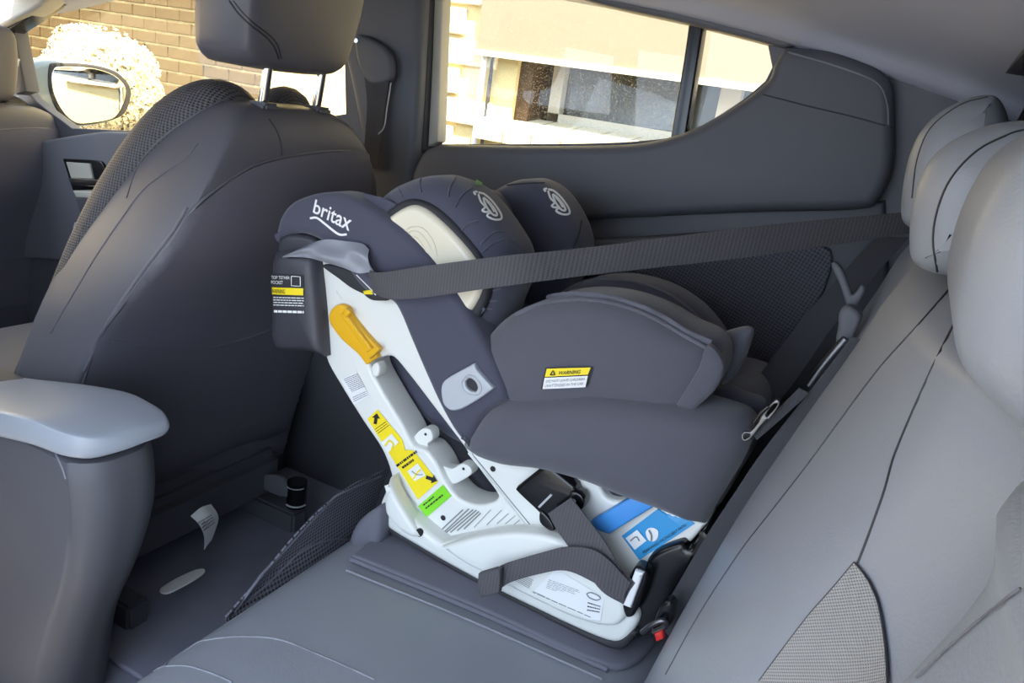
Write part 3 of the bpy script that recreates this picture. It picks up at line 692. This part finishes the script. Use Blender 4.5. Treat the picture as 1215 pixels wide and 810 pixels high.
# inner recess wall and the two belt clips in the opening
slab('belt_clip', [(486, 527, 1), (494, 514), (503, 508), (511, 511), (513, 521), (507, 528), (520, 543), (505, 548, 1)], YF + .012, .02, .0015, white, ch)
slab('belt_clip', [(524, 552, 1), (536, 556), (548, 550), (557, 554), (559, 562), (548, 570), (538, 574), (530, 568, 1)], YF + .012, .02, .0015, white, ch)
for x, y in ((505, 515), (550, 556)): cyl('clip_screw', P(x, y, YF + .011), P(x, y, YF + .016), .0022, ink, ch, 10)
slab('notch_shade', [(700, 556), (750, 572), (756, 604), (716, 604), (700, 585)], YF + .016, .02, .004, foam, ch)  # dark slab stands in for the shade inside the notch
slab('inner_harness_pad', [(500, 500), (530, 520), (560, 560), (590, 600), (540, 600), (500, 550)], YF + .07, .04, .01, fabric3, ch)
slab('inner_core', [(430, 400), (470, 400), (560, 520), (620, 610), (540, 620), (470, 520)], YF + .13, .2, .01, fabric2, ch)
# base: flange and bulge towards the camera
base_px = [(460, 568, 1), (455, 584), (449, 602), (455, 624), (500, 653), (560, 687), (640, 727), (705, 757), (735, 764), (752, 748), (757, 730), (730, 690), (690, 655), (668, 642, 1), (640, 634), (600, 632), (560, 638), (522, 645, 1), (494, 622), (470, 596)]
bs = slab('base', base_px, .856, .40, .010, white, ch, n=4)
rim_px = [(449, 606, 1), (455, 627), (500, 657), (560, 691), (640, 732), (705, 763), (736, 772), (756, 752, 1), (750, 748, 1), (720, 759), (640, 724), (560, 684), (500, 650), (458, 622), (453, 604, 1)]
slab('base_rubber', rim_px, .858, .40, .006, foam, ch, n=4)
ledge = slab('base_side_panel', [(522, 650, 1), (560, 639), (600, 633), (640, 635), (668, 643, 1), (700, 668), (735, 705), (742, 730), (728, 744), (690, 738), (640, 716), (590, 690), (548, 668)], .846, .03, .008, white, ch, n=4)
foot = slab('base_toe', [(460, 572, 1), (470, 594), (498, 638, 1), (485, 637), (466, 622), (455, 604)], .850, .03, .007, white, ch, n=4)
for x, y, r in ((526, 614, 4), (585, 556, 4)):
    p = on([sf], x, y, .0)
    cyl('screw_hole', p + Vector((0, -.001, 0)), p + Vector((0, .004, 0)), r / 920 * .95, ink, ch, 14)
p = on([foot, bs, sf], 497, 632, 0); 
cyl('screw_hole', p + Vector((0, -.001, 0)), p + Vector((0, .004, 0)), .006, ink, ch, 14)
# ribs and panel lines of the frame
seam('frame_rib', [(399, 345), (420, 376), (440, 404), (456, 424)], [sf], .0016, white, ch)
seam('frame_rib', [(556, 537), (580, 566), (605, 598), (632, 632)], [sf], .0018, white, ch)
seam('frame_groove', [(560, 538), (584, 567), (609, 598), (637, 632)], [sf], .0009, ink_g, ch)
# yellow belt guide lever
ylv = slab('belt_guide_lever', [(390, 381), (392, 368), (402, 361), (412, 365), (415, 373), (433, 396), (450, 414, 1), (446, 421), (448, 424, 1), (434, 433, 1), (424, 420), (404, 402)], YF - .010, .012, .003, yellow, ch)
slab('lever_ridge', [(403, 373, 1), (408, 370, 1), (441, 414, 1), (435, 418, 1)], YF - .016, .008, .002, yellow, ylv)
slab('lever_catch', [(410, 366, 1), (416, 370, 1), (410, 377, 1), (406, 372, 1)], YF - .018, .010, .002, yellow, ylv)
slab('lever_catch', [(435, 418, 1), (446, 410, 1), (450, 415, 1), (438, 426, 1)], YF - .018, .010, .002, yellow, ylv)
slab('lever_pivot', [(440, 436), (446, 430), (450, 437), (448, 446), (442, 446)], YF - .006, .02, .003, white, ylv)

# dark cover running from the top of the shell down beside the child
cover_px = [(325, 288), (327, 268), (333, 252), (346, 239), (366, 231), (388, 228), (408, 231), (430, 241), (455, 257), (480, 276), (505, 302), (527, 330), (548, 362), (568, 396), (584, 427), (598, 462), (600, 476, 1), (575, 492), (562, 512), (552, 531, 1), (537, 512), (520, 482), (503, 445), (485, 403), (472, 372), (462, 358), (440, 352), (425, 340), (410, 320), (395, 300), (375, 284), (350, 277), (335, 284)]
cv = slab('shell_cover', cover_px, .868, .06, .012, fabric2, ch, n=4)
text('brand_text', 'britax', [(371.5, 252), (415, 274.5), (420, 255.5), (375, 236.5)], [cv], thread, cv, .0012, .012)
stroke('brand_swoosh', [(368.6, 258.8), (376.5, 258.2), (386.4, 265.4), (398.8, 275.3), (405, 278.3), (412.3, 277.8)], 2.6, [cv], thread, cv)
# core of the seat: backrest and seat pan between the sides
slab('backrest_shell', [(380, 250), (430, 248), (500, 300), (570, 400), (600, 470), (570, 535), (500, 500), (430, 400), (385, 330)], .945, .285, .02, fabric2, ch)
slab('seat_pan', [(560, 480), (640, 470), (760, 472), (860, 490), (880, 530), (838, 618), (760, 590), (640, 556), (570, 536)], .94, .29, .015, fabric, ch)
# headrest with two wings
hr = thing('x', 'x', 'x', (0, 0, 0)); bpy.data.objects.remove(hr)
nw_px = [(420, 262), (434, 238), (460, 218), (495, 209), (520, 214), (543, 227), (563, 248), (582, 275), (596, 300), (600, 330), (590, 362), (575, 396), (556, 396), (535, 365), (500, 320), (455, 275)]
nw = slab('headrest_wing', nw_px, .888, .125, .045, fabric2, ch, n=5)
fw_px = [(548, 262), (560, 240), (580, 224), (605, 214), (628, 214), (648, 226), (664, 246), (676, 270), (682, 295), (676, 322), (662, 348), (630, 372), (585, 380), (560, 330)]
fw = slab('headrest_wing', fw_px, 1.115, .11, .036, fabric2, ch, n=5)
slab('headrest_back', [(470, 276), (486, 250), (510, 230), (540, 232), (560, 262), (540, 330), (500, 310)], .985, .16, .03, fabric2, ch)
ring_px = [(450, 264), (464, 245), (484, 236), (506, 240), (528, 255), (552, 281), (572, 308), (580, 336), (574, 362), (560, 385), (545, 378), (500, 320)]
slab('wing_trim', ring_px, .884, .03, .008, foam, nw, n=4)
ip = slab('wing_side_panel', [(457, 264), (470, 250), (487, 243), (503, 248), (523, 264), (546, 288), (564, 312), (570, 336), (566, 354), (553, 373), (543, 370), (500, 318)], .876, .03, .010, ivory, ch, n=4)
for q in ([(482, 282), (488, 274), (498, 276), (508, 288), (514, 302)], [(487, 284), (493, 281), (501, 290), (508, 303)], [(479, 275), (488, 269), (502, 271), (514, 286), (519, 304)], [(492, 288), (498, 294), (502, 303)]):
    seam('embossed_line', q, [ip], .0009, ivory, ip)
def wing_logo(pts, obj, k, x0, y0):
    for q in pts: stroke('stitched_motif', [(x0 + (x - 582) * k, y0 + (y - 243) * k) for x, y in q], 2.4, [obj], thread, obj, .0014)
motif = [[(566, 232), (564, 229), (568, 228)], [(569, 229), (576, 231), (586, 240), (595, 253), (596, 260), (588, 261), (580, 257), (581, 254), (585, 253)], [(569, 231), (572, 240), (577, 246), (574, 250), (578, 252), (584, 251)], [(575, 235), (582, 241), (589, 250), (591, 256), (586, 255), (580, 248), (576, 240), (575, 235)], [(579, 239), (584, 245), (588, 252)]]
wing_logo(motif, nw, 1.0, 580, 243)
wing_logo(motif, fw, .92, 662, 238)
for q in ([(560, 223), (548, 232), (540, 246)], [(568, 262), (556, 266), (545, 276)], [(598, 275), (586, 276), (570, 290)], [(540, 211), (534, 222), (532, 234)], [(500, 207), (498, 218), (500, 228)], [(470, 216), (474, 226), (478, 234)], [(615, 291), (600, 284), (584, 290), (572, 300)]):
    seam('cover_fold', q, [nw], .0016, fabric2, nw)
seam('cover_seam', [(568, 229), (590, 222), (620, 218), (646, 217)], [fw], .0016, foam, fw)
seam('cover_seam', [(690, 262), (686, 280), (676, 302)], [fw], .0014, foam, fw)
for q in ([(572, 366), (584, 366)], [(576, 358), (590, 356)], [(566, 376), (576, 380)], [(580, 346), (594, 342)]):
    seam('cover_fold', q, [nw], .0014, fabric3, nw)
sticker('green_tag', [(563, 221), (570, 222), (573, 216), (564, 215)], [nw, fw], tag_grn, ch, .003, 2)

# torso wings and lower apron
tw_px = [(573, 418), (588, 390), (614, 369), (650, 355), (690, 350), (735, 356), (775, 371), (815, 394), (843, 407), (853, 425), (851, 447), (838, 470), (818, 494), (760, 490), (700, 488), (640, 488), (606, 480), (588, 455)]
tw = ppuff('torso_wing', tw_px, .893, (705, 425), .03, .10, fabric, ch)
seam('wing_piping', [(580, 400), (598, 378), (630, 360), (665, 351), (695, 350), (735, 356), (775, 371), (815, 394), (843, 407)], [tw], .004, fabric3, tw, lift=.001)
seam('wing_piping', [(612, 374), (640, 362), (668, 357), (696, 356), (734, 362), (774, 377), (812, 399), (836, 412)], [tw], .0026, fabric3, tw, lift=.001)
ft_px = [(640, 400), (652, 362), (682, 338), (718, 331), (758, 336), (798, 352), (832, 380), (856, 420), (850, 470), (760, 480), (660, 470)]
ft = ppuff('torso_wing', ft_px, 1.12, (745, 410), .03, .10, fabric2, ch)
seam('wing_piping', [(660, 352), (690, 335), (720, 331), (758, 336), (798, 352), (830, 378)], [ft], .0028, fabric3, ft)
ap_px = [(552, 531), (559, 512), (575, 490), (600, 473), (650, 468), (705, 462), (760, 466), (810, 474), (850, 484), (882, 496), (892, 515), (882, 545), (863, 577), (846, 605), (836, 620, 1), (790, 602), (745, 586), (700, 568), (640, 552), (590, 546)]
ap = ppuff('seat_apron', ap_px, .886, (720, 520), .046, .06, fabric, ch)
seam('apron_fold', [(556, 534), (560, 512), (572, 495), (580, 488)], [ap], .0018, foam, ap)
# warning label sewn on the side
wl = [tw, ap]
sticker('label_backing', [(643, 460.5), (698, 456.5), (704.5, 434), (648.5, 435.5)], wl, ink, ch, .003)
sticker('warning_label_white', [(645.5, 460), (696, 457.5), (699, 444.5), (648, 447)], wl, st_wht, ch, .0042)
sticker('warning_label_yellow', [(648.3, 446), (699, 443), (702.5, 434.8), (650.5, 436.3)], wl, st_yel, ch, .0042)
text('warning_text', 'WARNING', [(664, 443.3), (690, 441.7), (691.5, 437.4), (665.5, 439)], wl, ink, ch, .0054, .01)
stroke('warning_triangle', [(655, 443.6, 1), (658.5, 438, 1), (660.6, 443.2, 1), (656, 443.5, 1)], 1.4, wl, ink, ch, .0054, 2)
text('warning_text', 'DO NOT LEAVE CHILDREN', [(650, 452.4), (695, 449.2), (695.6, 446.4), (650.6, 449.4)], wl, ink_g, ch, .0054)
text('warning_text', 'UNATTENDED IN THE CAR', [(648.6, 457.6), (693.6, 454.6), (694.2, 451.6), (649.2, 454.4)], wl, ink_g, ch, .0054)
# silver adjuster plate
pl = slab('recline_plate', [(523, 467), (524, 456), (530, 449), (562, 431, 1), (566, 440), (585, 461, 1), (570, 472), (548, 485), (535, 487), (526, 480)], .860, .012, .003, silver, ch, [[(552, 452), (557, 449), (563, 453), (566, 460), (563, 465), (556, 463), (552, 458)]])
slab('plate_recess', [(546, 446), (570, 446), (572, 470), (546, 470)], .866, .006, .001, foam, pl)
seam('plate_ring', [(548, 452), (555, 445), (564, 447), (571, 458), (569, 467), (560, 468), (552, 464), (548, 456), (549, 451)], [pl], .0009, silver, pl)
# harness pads and flaps at the child's legs
ppuff('leg_flap', [(838, 410), (852, 420), (858, 440), (848, 462), (830, 480), (816, 492), (800, 486), (818, 455), (830, 435)], .876, (832, 452), .005, .014, fabric, ch)
ppuff('harness_pad', [(840, 404), (862, 394), (884, 389), (892, 394), (888, 412), (880, 432), (868, 450), (854, 456), (850, 430)], 1.0, (868, 422), .012, .02, fabric3, ch)
ppuff('harness_pad', [(850, 460), (880, 470), (905, 480), (900, 500), (870, 508), (845, 490)], .985, (872, 484), .012, .03, fabric2, ch)

# black tether pouch hanging from the back of the shell
pch = ppuff('tether_pouch', [(326, 312), (330, 296), (350, 292), (372, 300), (378, 330), (383, 380), (386, 423, 1), (365, 416), (342, 416), (326, 410), (325, 360)], .872, (354, 356), .018, .03, nylon, ch)
slab('pouch_collar', [(331, 282), (350, 278), (372, 284), (378, 304), (352, 304), (330, 310)], .868, .03, .008, nylon, pch)
sticker('pouch_label', [(324.5, 351), (360.5, 352), (360.5, 326), (324.5, 324)], [pch], foam, pch, .002)
sticker('pouch_label_stripe', [(325, 348.8), (361, 350), (361, 341.6), (325, 340.6)], [pch], st_yel, pch, .003)
text('pouch_text', 'WARNING', [(325, 347.4), (340.5, 348), (340.5, 343), (325, 342.4)], [pch], ink, pch, .0042)
text('pouch_text', 'TOP TETHER', [(325, 330.5), (346, 331), (346, 327.6), (325, 327)], [pch], thread, pch, .0042)
text('pouch_text', 'POCKET', [(325, 336.4), (338, 336.8), (338, 333), (325, 332.6)], [pch], thread, pch, .0042)
print_lines('pouch_print', [(325.5, 363), (361, 364), (361, 352), (325.5, 351)], [pch], thread, pch, 4, .35, 4)
print_lines('pouch_print', [(326, 371), (361, 372), (361, 368), (326, 367)], [pch], thread, pch, 1, .7, 5)
stroke('pouch_pictogram', [(348, 327.5, 1), (358, 328, 1), (358, 339, 1), (348, 338.6, 1), (348, 327.5, 1)], .8, [pch], thread, pch, .0042, 2)
# shiny strap crossing under the cover
up_ = [(338, 303), (362, 292), (385, 284), (410, 286), (430, 289), (438, 296)]
lo_ = [(340, 305), (362, 305), (385, 311), (408, 318), (425, 324), (443, 322)]
rws = []
for i, (a_, b_) in enumerate(zip(up_, lo_)):
    A_ = P(a_[0], a_[1], .862); B_ = P(b_[0], b_[1], .852); w_ = .006 + .006 * math.sin(i * 1.9)
    rws.append([A_, A_.lerp(B_, .3) + Vector((0, -w_, 0)), A_.lerp(B_, .7) + Vector((0, -.012 + w_, 0)), B_])
grid('tether_strap', rws, strap_s, ch, 4, 5, .0016)
slab('belt_guide_flap', [(381, 315), (400, 330), (418, 343), (440, 352), (458, 354, 1), (445, 338), (425, 326), (400, 316)], .874, .012, .003, foam, ch)
slab('belt_guide_flap', [(430, 347), (440, 356), (457, 357, 1), (461, 352), (445, 344)], .866, .012, .003, foam, ch)
sticker('guide_mark', [(433, 349), (443, 349), (441, 344.5), (431, 345)], [ch_ for ch_ in bpy.data.objects if ch_.name.startswith('belt_guide_flap')], st_yel, ch, .001, 2)
seam('guide_edge', [(423, 326), (430, 333), (440, 343), (446, 350)], [ch_ for ch_ in bpy.data.objects if ch_.name.startswith('belt_guide_flap')] + [cv], .0009, st_wht, ch)

# stickers on the frame
sF = [sf]
sticker('info_sticker', [(421, 480), (438.5, 469), (423.5, 440.5), (405, 450)], sF, st_wht, ch, .0012)
print_lines('info_print', [(418.5, 465), (434, 458.5), (424.5, 442), (408, 449)], sF, ink_g, ch, 9, .45, 11)
print_lines('info_print', [(420.5, 477), (437, 469), (434.5, 463), (419, 470)], sF, ink_g, ch, 3, .4, 12)
yl = slab('x', [(0, 0), (1, 0), (0, 1)], 3, .01, .001, st_yel); bpy.data.objects.remove(yl)
skin('belt_path_sticker', [(436.5, 496.5, 1), (448.5, 485.5, 1), (478, 521, 1), (481, 533), (491, 534, 1), (520.5, 571, 1), (496.5, 592, 1)], sF, .0012, st_yel, ch, 4., 1)
skin('approval_sticker', [(496.5, 600, 1), (526, 574.5, 1), (536, 588, 1), (507, 613, 1)], sF, .0012, st_grn, ch, 4., 1)
def arrow(c, d, s, nm='arrow'):
    d = Vector(d).normalized(); n_ = Vector((-d.y, d.x)); c = Vector(c)
    skin(nm, [tuple(c + d * a * s + n_ * b * s) + (1,) for a, b in ((-1, .3), (.1, .3), (.1, .75), (1, 0), (.1, -.75), (.1, -.3), (-1, -.3))], sF, .002, ink, ch, 2., 1)
arrow((447, 496), (.15, -1), 6.5); arrow((513, 567.5), (1, .35), 7)
print_lines('belt_path_print', [(449.5, 515), (463, 505), (458, 498.5), (444.5, 508)], sF, ink, ch, 3, .32, 21)
print_lines('belt_path_print', [(472, 554), (496, 536.5), (494, 533.5), (470, 551)], sF, ink, ch, 1, .8, 22)
print_lines('belt_path_print', [(479, 556), (493, 546), (491, 543), (477, 553)], sF, ink, ch, 1, .8, 23)
sticker('pictogram', [(461, 536.5), (474, 524), (465.5, 514), (453, 524.5)], sF, st_wht, ch, .002, 2)
sticker('pictogram', [(493, 570), (506, 563), (496.5, 549), (484, 558.5)], sF, st_wht, ch, .002, 2)
stroke('pictogram_line', [(458, 528), (463, 522), (468, 526), (466, 532)], 2., sF, st_yel, ch, .003); stroke('pictogram_line', [(492, 567), (496, 560), (500, 556)], 2., sF, st_yel, ch, .003)
stroke('pictogram_line', [(490, 558), (496, 562), (503, 562)], 1., sF, ink_g, ch, .003)
print_lines('approval_print', [(507, 604.5), (527.5, 588.5), (521.5, 580.5), (501.5, 597)], sF, ink, ch, 2, .38, 30, [.62, 1.])
# moulded print: slanted lines on the frame foot
for k, (x0, y0, x1, y1) in enumerate(((521, 631, 550, 604), (524, 634, 557, 603), (529, 632, 562, 604), (535, 631, 566, 604.5), (543, 629, 569, 606), (551, 627, 571, 608), (563, 625, 583, 604), (578, 622, 596, 604.5), (590, 621, 604, 608.5), (600, 621, 612, 611), (608, 624, 617, 616), (612, 627, 618, 622))):
    stroke('moulded_print', [(x0, y0), (x1, y1)], 1.5 if k < 6 else .8, sF, ink_g, ch, .0014, 3)
# information label on the base side
sB = [ledge, bs]
sticker('data_label', [(634, 700), (712, 741), (717, 708), (660, 674)], sB, st_wht, ch, .001)
print_lines('data_print', [(648, 697), (690, 711), (693, 701), (652, 686)], sB, ink_g, ch, 6, .28, 41, [.9, .9, .8, .8, .5, .3])
print_lines('data_print', [(612, 689), (628, 698), (634, 687), (617, 679)], sB, ink_g, ch, 6, .3, 42)
print_lines('data_print', [(632, 703), (703, 734), (704, 731), (633, 700)], sB, ink_g, ch, 1, .3, 43)
print_lines('data_print', [(697, 725), (712, 727), (713, 717), (698, 712)], sB, ink, ch, 3, .35, 44)
stroke('data_stamp', [(698, 702.5), (702, 702), (710, 705.5), (713, 709), (708, 711), (700, 708), (697, 704), (698, 702.5)], 1.4, sB, ink_g, ch, .0018)
# blue flap and blue belt path sticker on the lap deck
sticker('belt_path_label', [(759, 663.5), (825, 620.5), (789, 597), (738, 635)], [sf], st_blue, ch, .0016)
bf = slab('lock_off_flap', [(700, 619, 1), (757, 585, 1), (783, 597, 1), (722, 634, 1), (706, 628)], YF - .016, .016, .003, blue_p, ch)
bo = [sf]
text('belt_path_text', 'REARWARD FACING BELT PATH', [(765, 656), (815, 622.8), (813.5, 619.8), (763, 652.5)], bo, ink, ch, .0032)
skin('pictogram', [(743, 637, 1), (757, 627, 1), (768, 640, 1), (754, 651, 1)], bo, .0032, st_wht, ch, 3., 1)
skin('pictogram', [(767, 630), (771, 625), (777, 625), (782, 629), (781, 637), (776, 641), (770, 639)], bo, .0032, st_wht, ch, 3., 2)
stroke('pictogram_line', [(771, 627), (774, 633), (774, 640)], 2.2, bo, ink_g, ch, .0042); stroke('pictogram_line', [(749, 640), (756, 635), (760, 640)], 1.6, bo, ink_g, ch, .0042)
# black tail of the base against the vehicle backrest
slab('base_tail', [(761, 700), (766, 668), (778, 655), (808, 644), (818, 652), (836, 628), (834, 650), (800, 708), (776, 750), (754, 760, 1), (748, 735)], .868, .12, .008, gloss_blk, ch)
#PART5
# ================================================================== SEAT BELTS
# lap and shoulder belt of the far rear seat
sb1 = thing('seat_belt', 'grey webbing seat belt stretched from the far rear pillar across the child seat', 'seat belt', (-.4, .9, .6))
A = [P(1130, 245, 1.26), P(1078, 251, 1.20), P(900, 268, 1.06), P(700, 293, .925), P(600, 303, .858), P(500, 316, .846), P(452, 323, .846), P(436, 318, .856)]
B = [P(1130, 271, 1.26), P(1078, 277, 1.20), P(900, 303, 1.06), P(700, 326, .925), P(600, 339, .858), P(500, 353, .846), P(462, 354, .846), P(444, 347, .856)]
ribbon('shoulder_webbing', A, B, web, sb1, 6)
# lock-off clip and lap belt over the base
lk = slab('lock_off_clip', [(611, 582), (613, 577, 1), (645, 552, 1), (650, 552), (681, 577, 1), (684, 584), (690, 588, 1), (690, 594), (672, 608), (652, 614), (642, 616, 1), (640, 610)], YF - .022, .024, .005, gloss_blk, ch)
slab('clip_hinge', [(641, 606), (652, 616), (658, 628), (652, 630), (640, 620)], YF - .026, .02, .003, gloss_blk, lk)
slab('clip_hinge', [(676, 584), (688, 586), (693, 596), (686, 608), (676, 602)], YF - .026, .02, .003, gloss_blk, lk)
slab('clip_window', [(638, 601, 1), (653, 586, 1), (655, 588, 1), (640, 603, 1)], YF - .024, .006, .0008, silver, lk)
slab('clip_window', [(677, 592), (682, 594), (682, 600), (677, 599)], YF - .028, .006, .001, silver, lk)
A = [P(651, 609, .850), P(664, 632, .842), P(690, 668, .836), P(714, 700, .838), P(740, 716, .842)]
B = [P(678, 590, .850), P(694, 610, .842), P(720, 645, .836), P(738, 676, .838), P(756, 692, .842)]
ribbon('lap_webbing', A, B, web, sb1, 5)
A = [P(572, 706, .806), P(590, 700, .812), P(606, 690, .820), P(640, 680, .828), P(672, 676, .830), (P(705, 690, .828)), P(738, 712, .836)]
B = [P(568, 681, .806), P(586, 676, .812), P(600, 668, .820), P(640, 656, .828), P(676, 648, .830), (P(712, 655, .828)), P(748, 690, .836)]
ribbon('belt_tail', A, B, web, sb1, 5, .002)
slab('folded_hem', [(567, 681, 1), (587, 675, 1), (593, 676, 1), (592, 703, 1), (570, 709, 1), (566, 700, 1)], .801, .010, .002, web, sb1)
# buckle holding the tongue at the tail of the base
bk2 = thing('seat_belt_buckle', 'black belt buckle with a white plastic edge beside the child seat base', 'buckle', tuple(P(752, 740, .84)))
slab('buckle_housing', [(738, 712), (752, 674), (766, 678), (768, 690), (752, 730), (742, 732)], .846, .024, .004, gloss_blk, bk2)
slab('buckle_edge', [(753, 677, 1), (763, 681, 1), (748, 722, 1), (738, 718, 1)], .840, .010, .003, st_wht, bk2)
# stalk with red button deeper in the seat crease
st = thing('buckle_stalk', 'dark metal belt stalk with a red button in the seat crease', 'buckle', tuple(P(782, 760, .80)))
slab('stalk', [(776, 735), (784, 718), (794, 713), (800, 722), (796, 740), (786, 752), (772, 756)], .815, .02, .006, gloss_blk, st)
tube('stalk_loop', [P(762, 750, .812), P(772, 742, .806), P(786, 736, .806), P(790, 742, .810), P(776, 750, .812)], .0035, steel, st)
slab('release_button', [(776, 752, 1), (786, 748, 1), (787, 758, 1), (778, 762, 1)], .805, .012, .002, red, st)
# dark webbing running down the edge of the vehicle backrest
wb = thing('tether_webbing', 'long black strap lying down the edge of the rear backrest beside the child seat', 'strap', tuple(P(770, 770, .83)))
A = [P(1010, 400, .90), P(960, 465, .89), P(905, 535, .88), P(868, 590, .872), P(832, 645, .866), P(800, 700, .86), P(778, 735, .856)]
B = [P(1030, 402, .90), P(985, 465, .89), P(934, 537, .88), P(892, 600, .872), P(852, 660, .866), P(818, 720, .86), P(796, 756, .856)]
ribbon('strap', A, B, webd, wb, 5)
# belt of the seat hanging by the pillar
hb = thing('hanging_belt', 'dark belt hanging from the far rear pillar with its bracket and metal hook', 'seat belt', tuple(P(960, 450, 1.1)))
A = [P(1040, 280, 1.24), P(1005, 318, 1.22), P(955, 375, 1.19), P(905, 440, 1.16), P(865, 490, 1.14)]
B = [P(1078, 282, 1.24), P(1040, 325, 1.22), P(990, 385, 1.19), P(945, 450, 1.16), P(910, 495, 1.14)]
ribbon('strap', A, B, webd, hb, 5)
slab('bracket', [(986, 314), (992, 312), (1000, 322), (1007, 340), (1012, 350), (1022, 338), (1026, 345), (1018, 362), (1010, 372), (1004, 362), (996, 338)], 1.10, .02, .004, plastic_m, hb)
slab('bracket_cap', [(996, 370), (1008, 364), (1022, 376), (1014, 398), (1006, 412), (992, 408), (994, 388)], 1.06, .03, .006, plastic_m, hb)
tube('hook', [P(1004, 402, 1.05), P(990, 418, 1.05), P(975, 436, 1.05), P(960, 457, 1.05)], .006, steel, hb)
# tether adjuster
ta = thing('tether_adjuster', 'small steel strap adjuster with an oval slot lying on the dark strap', 'buckle', tuple(P(900, 500, .95)))
slab('adjuster_plate', [(880, 516), (883, 512), (890, 512), (898, 503), (903, 493), (914, 480), (921, 474), (925, 477), (923, 484), (909, 499), (901, 508), (894, 517), (886, 523), (881, 522)], .86, .006, .0015, steel, ta, [[(882, 516), (888, 514), (889, 518), (883, 521)], [(909, 492), (918, 480), (922, 480), (911, 495)]])
tube('adjuster_bar', [P(894, 502, .856), P(903, 490, .856), P(912, 482, .856)], .002, gloss_blk, ta)
ribbon('strap', [P(893, 514, .866), P(920, 488, .87), P(948, 460, .88)], [P(898, 522, .866), P(930, 494, .87), P(960, 466, .88)], webd, ta, 4)
# pillar belt behind the driver seat
pb = thing('pillar_belt', 'black front seat belt and its guide on the pillar behind the driver seat', 'seat belt', tuple(P(450, 200, 1.3)))
slab('belt_guide', [(420, 50), (424, 40), (450, 52), (462, 66), (463, 92), (452, 100), (436, 98), (424, 76)], 1.305, .024, .008, plastic, pb)
cyl('guide_bolt', P(422, 48, 1.30), P(422, 48, 1.315), .004, chrome, pb)
A = [P(433, 92, 1.31), P(436, 130, 1.312), P(430, 200, 1.314)]; B = [P(462, 92, 1.31), P(457, 130, 1.312), P(448, 200, 1.314)]
ribbon('strap', A, B, webd, pb, 4)
tube('strap_edge_glint', [P(464, 98, 1.304), P(459, 130, 1.304), P(456, 150, 1.304), P(449, 159, 1.304)], .0012, silver, pb)  # silver tube stands in for the highlight along the webbing edge

# ================================================================== WING MIRROR
mr_ = thing('wing_mirror', 'grey car wing mirror with oval glass seen through the far front window', 'mirror', tuple(PX(45, 130, -2.35)))
XM = -2.33
def pYZ(px): return [((PX(p[0], p[1], XM).y, PX(p[0], p[1], XM).z) + ((1,) if len(p) > 2 else ())) for p in px]
slabYZ('housing', pYZ([(28, 96), (30, 84), (44, 75), (62, 72), (105, 74), (138, 82), (154, 98), (157, 114), (150, 134), (140, 143), (110, 150), (82, 150), (62, 138), (44, 122), (32, 110)]), XM, .11, .022, body_m, mr_)
slabYZ('bezel', pYZ([(57, 84), (62, 75), (105, 76), (136, 84), (152, 99), (155, 114), (149, 132), (139, 140), (110, 147), (84, 147), (68, 132), (58, 108)]), XM + .005, .03, .006, foam, mr_)
slabYZ('mirror_glass', pYZ([(60, 86), (66, 79), (105, 80), (132, 88), (146, 101), (147, 114), (141, 130), (132, 140), (108, 145), (88, 145), (72, 131), (61, 108)]), XM + .008, .01, .002, mat('mirror_silver', (240, 240, 240), .03, 0, 1, .01, metal=1.), mr_)
slabYZ('mirror_foot', pYZ([(30, 108, 1), (60, 118, 1), (80, 148, 1), (60, 150, 1), (36, 135, 1)]), XM - .02, .06, .006, body_m, mr_)

# ================================================================== THINGS ON THE FLOOR
pt = PX(243, 622, -1.03)
pg = grid('paper_tag', [[PX(226, 612, -1.03), PX(238, 602, -1.025), PX(250, 598, -1.03)], [PX(236, 622, -1.02), PX(247, 614, -1.015), PX(258, 610, -1.02)], [PX(242, 636, -1.03), PX(250, 628, -1.028), PX(258, 620, -1.03)], [PX(242, 652, -1.04), PX(246, 646, -1.04), PX(251, 640, -1.04)]], paper, None, 4, 4, .0008)
tag(pg, 'curled white paper tag with small print hanging under the driver seat', 'tag')
print_lines('tag_print', [(240, 632), (255, 620), (250, 609), (234, 618)], [pg], ink_g, pg, 4, .35, 51)
ov = [(190, 701), (192, 696), (210, 685), (230, 676), (241, 674), (243, 678), (232, 686), (212, 697), (198, 703)]
zf = .062
oo = slabXY('plastic_strip', [(PZ(x, y, zf).x, PZ(x, y, zf).y) for x, y in ov], lambda u, v: zf, .004, .001, paper)
tag(oo, 'pale grey oval plastic strip on the dark floor below the driver seat', 'strip')
fm = slabXY('floor_mat', [(-1.25, .70, 1), (-.66, .70, 1), (-.66, 1.28, 1), (-1.25, 1.28, 1)], lambda u, v: .012, .011, .004, carpet)
tag(fm, 'dark carpet floor mat in the far rear footwell', 'mat')
cl = thing('floor_clip', 'black plastic clip with a chrome rim on the floor behind the driver seat', 'clip', tuple(PZ(345, 590, .1)))
c0 = PZ(352, 585, .10)
cyl('clip_body', c0 + Vector((0, 0, -.03)), c0 + Vector((0, 0, .03)), .022, gloss_blk, cl)
tube('clip_rim', [c0 + Vector((.023 * math.cos(a), .023 * math.sin(a), -.022)) for a in [math.radians(d) for d in range(-110, 30, 20)]], .002, silver, cl)
tube('clip_rim', [c0 + Vector((.0235 * math.cos(a), .0235 * math.sin(a), .022)) for a in [math.radians(d) for d in range(-110, 0, 20)]], .0012, silver, cl)
slab('clip_wing', [(300, 572), (318, 563), (335, 568), (344, 588), (325, 586)], c0.y - .02, .01, .002, plastic_m, cl)
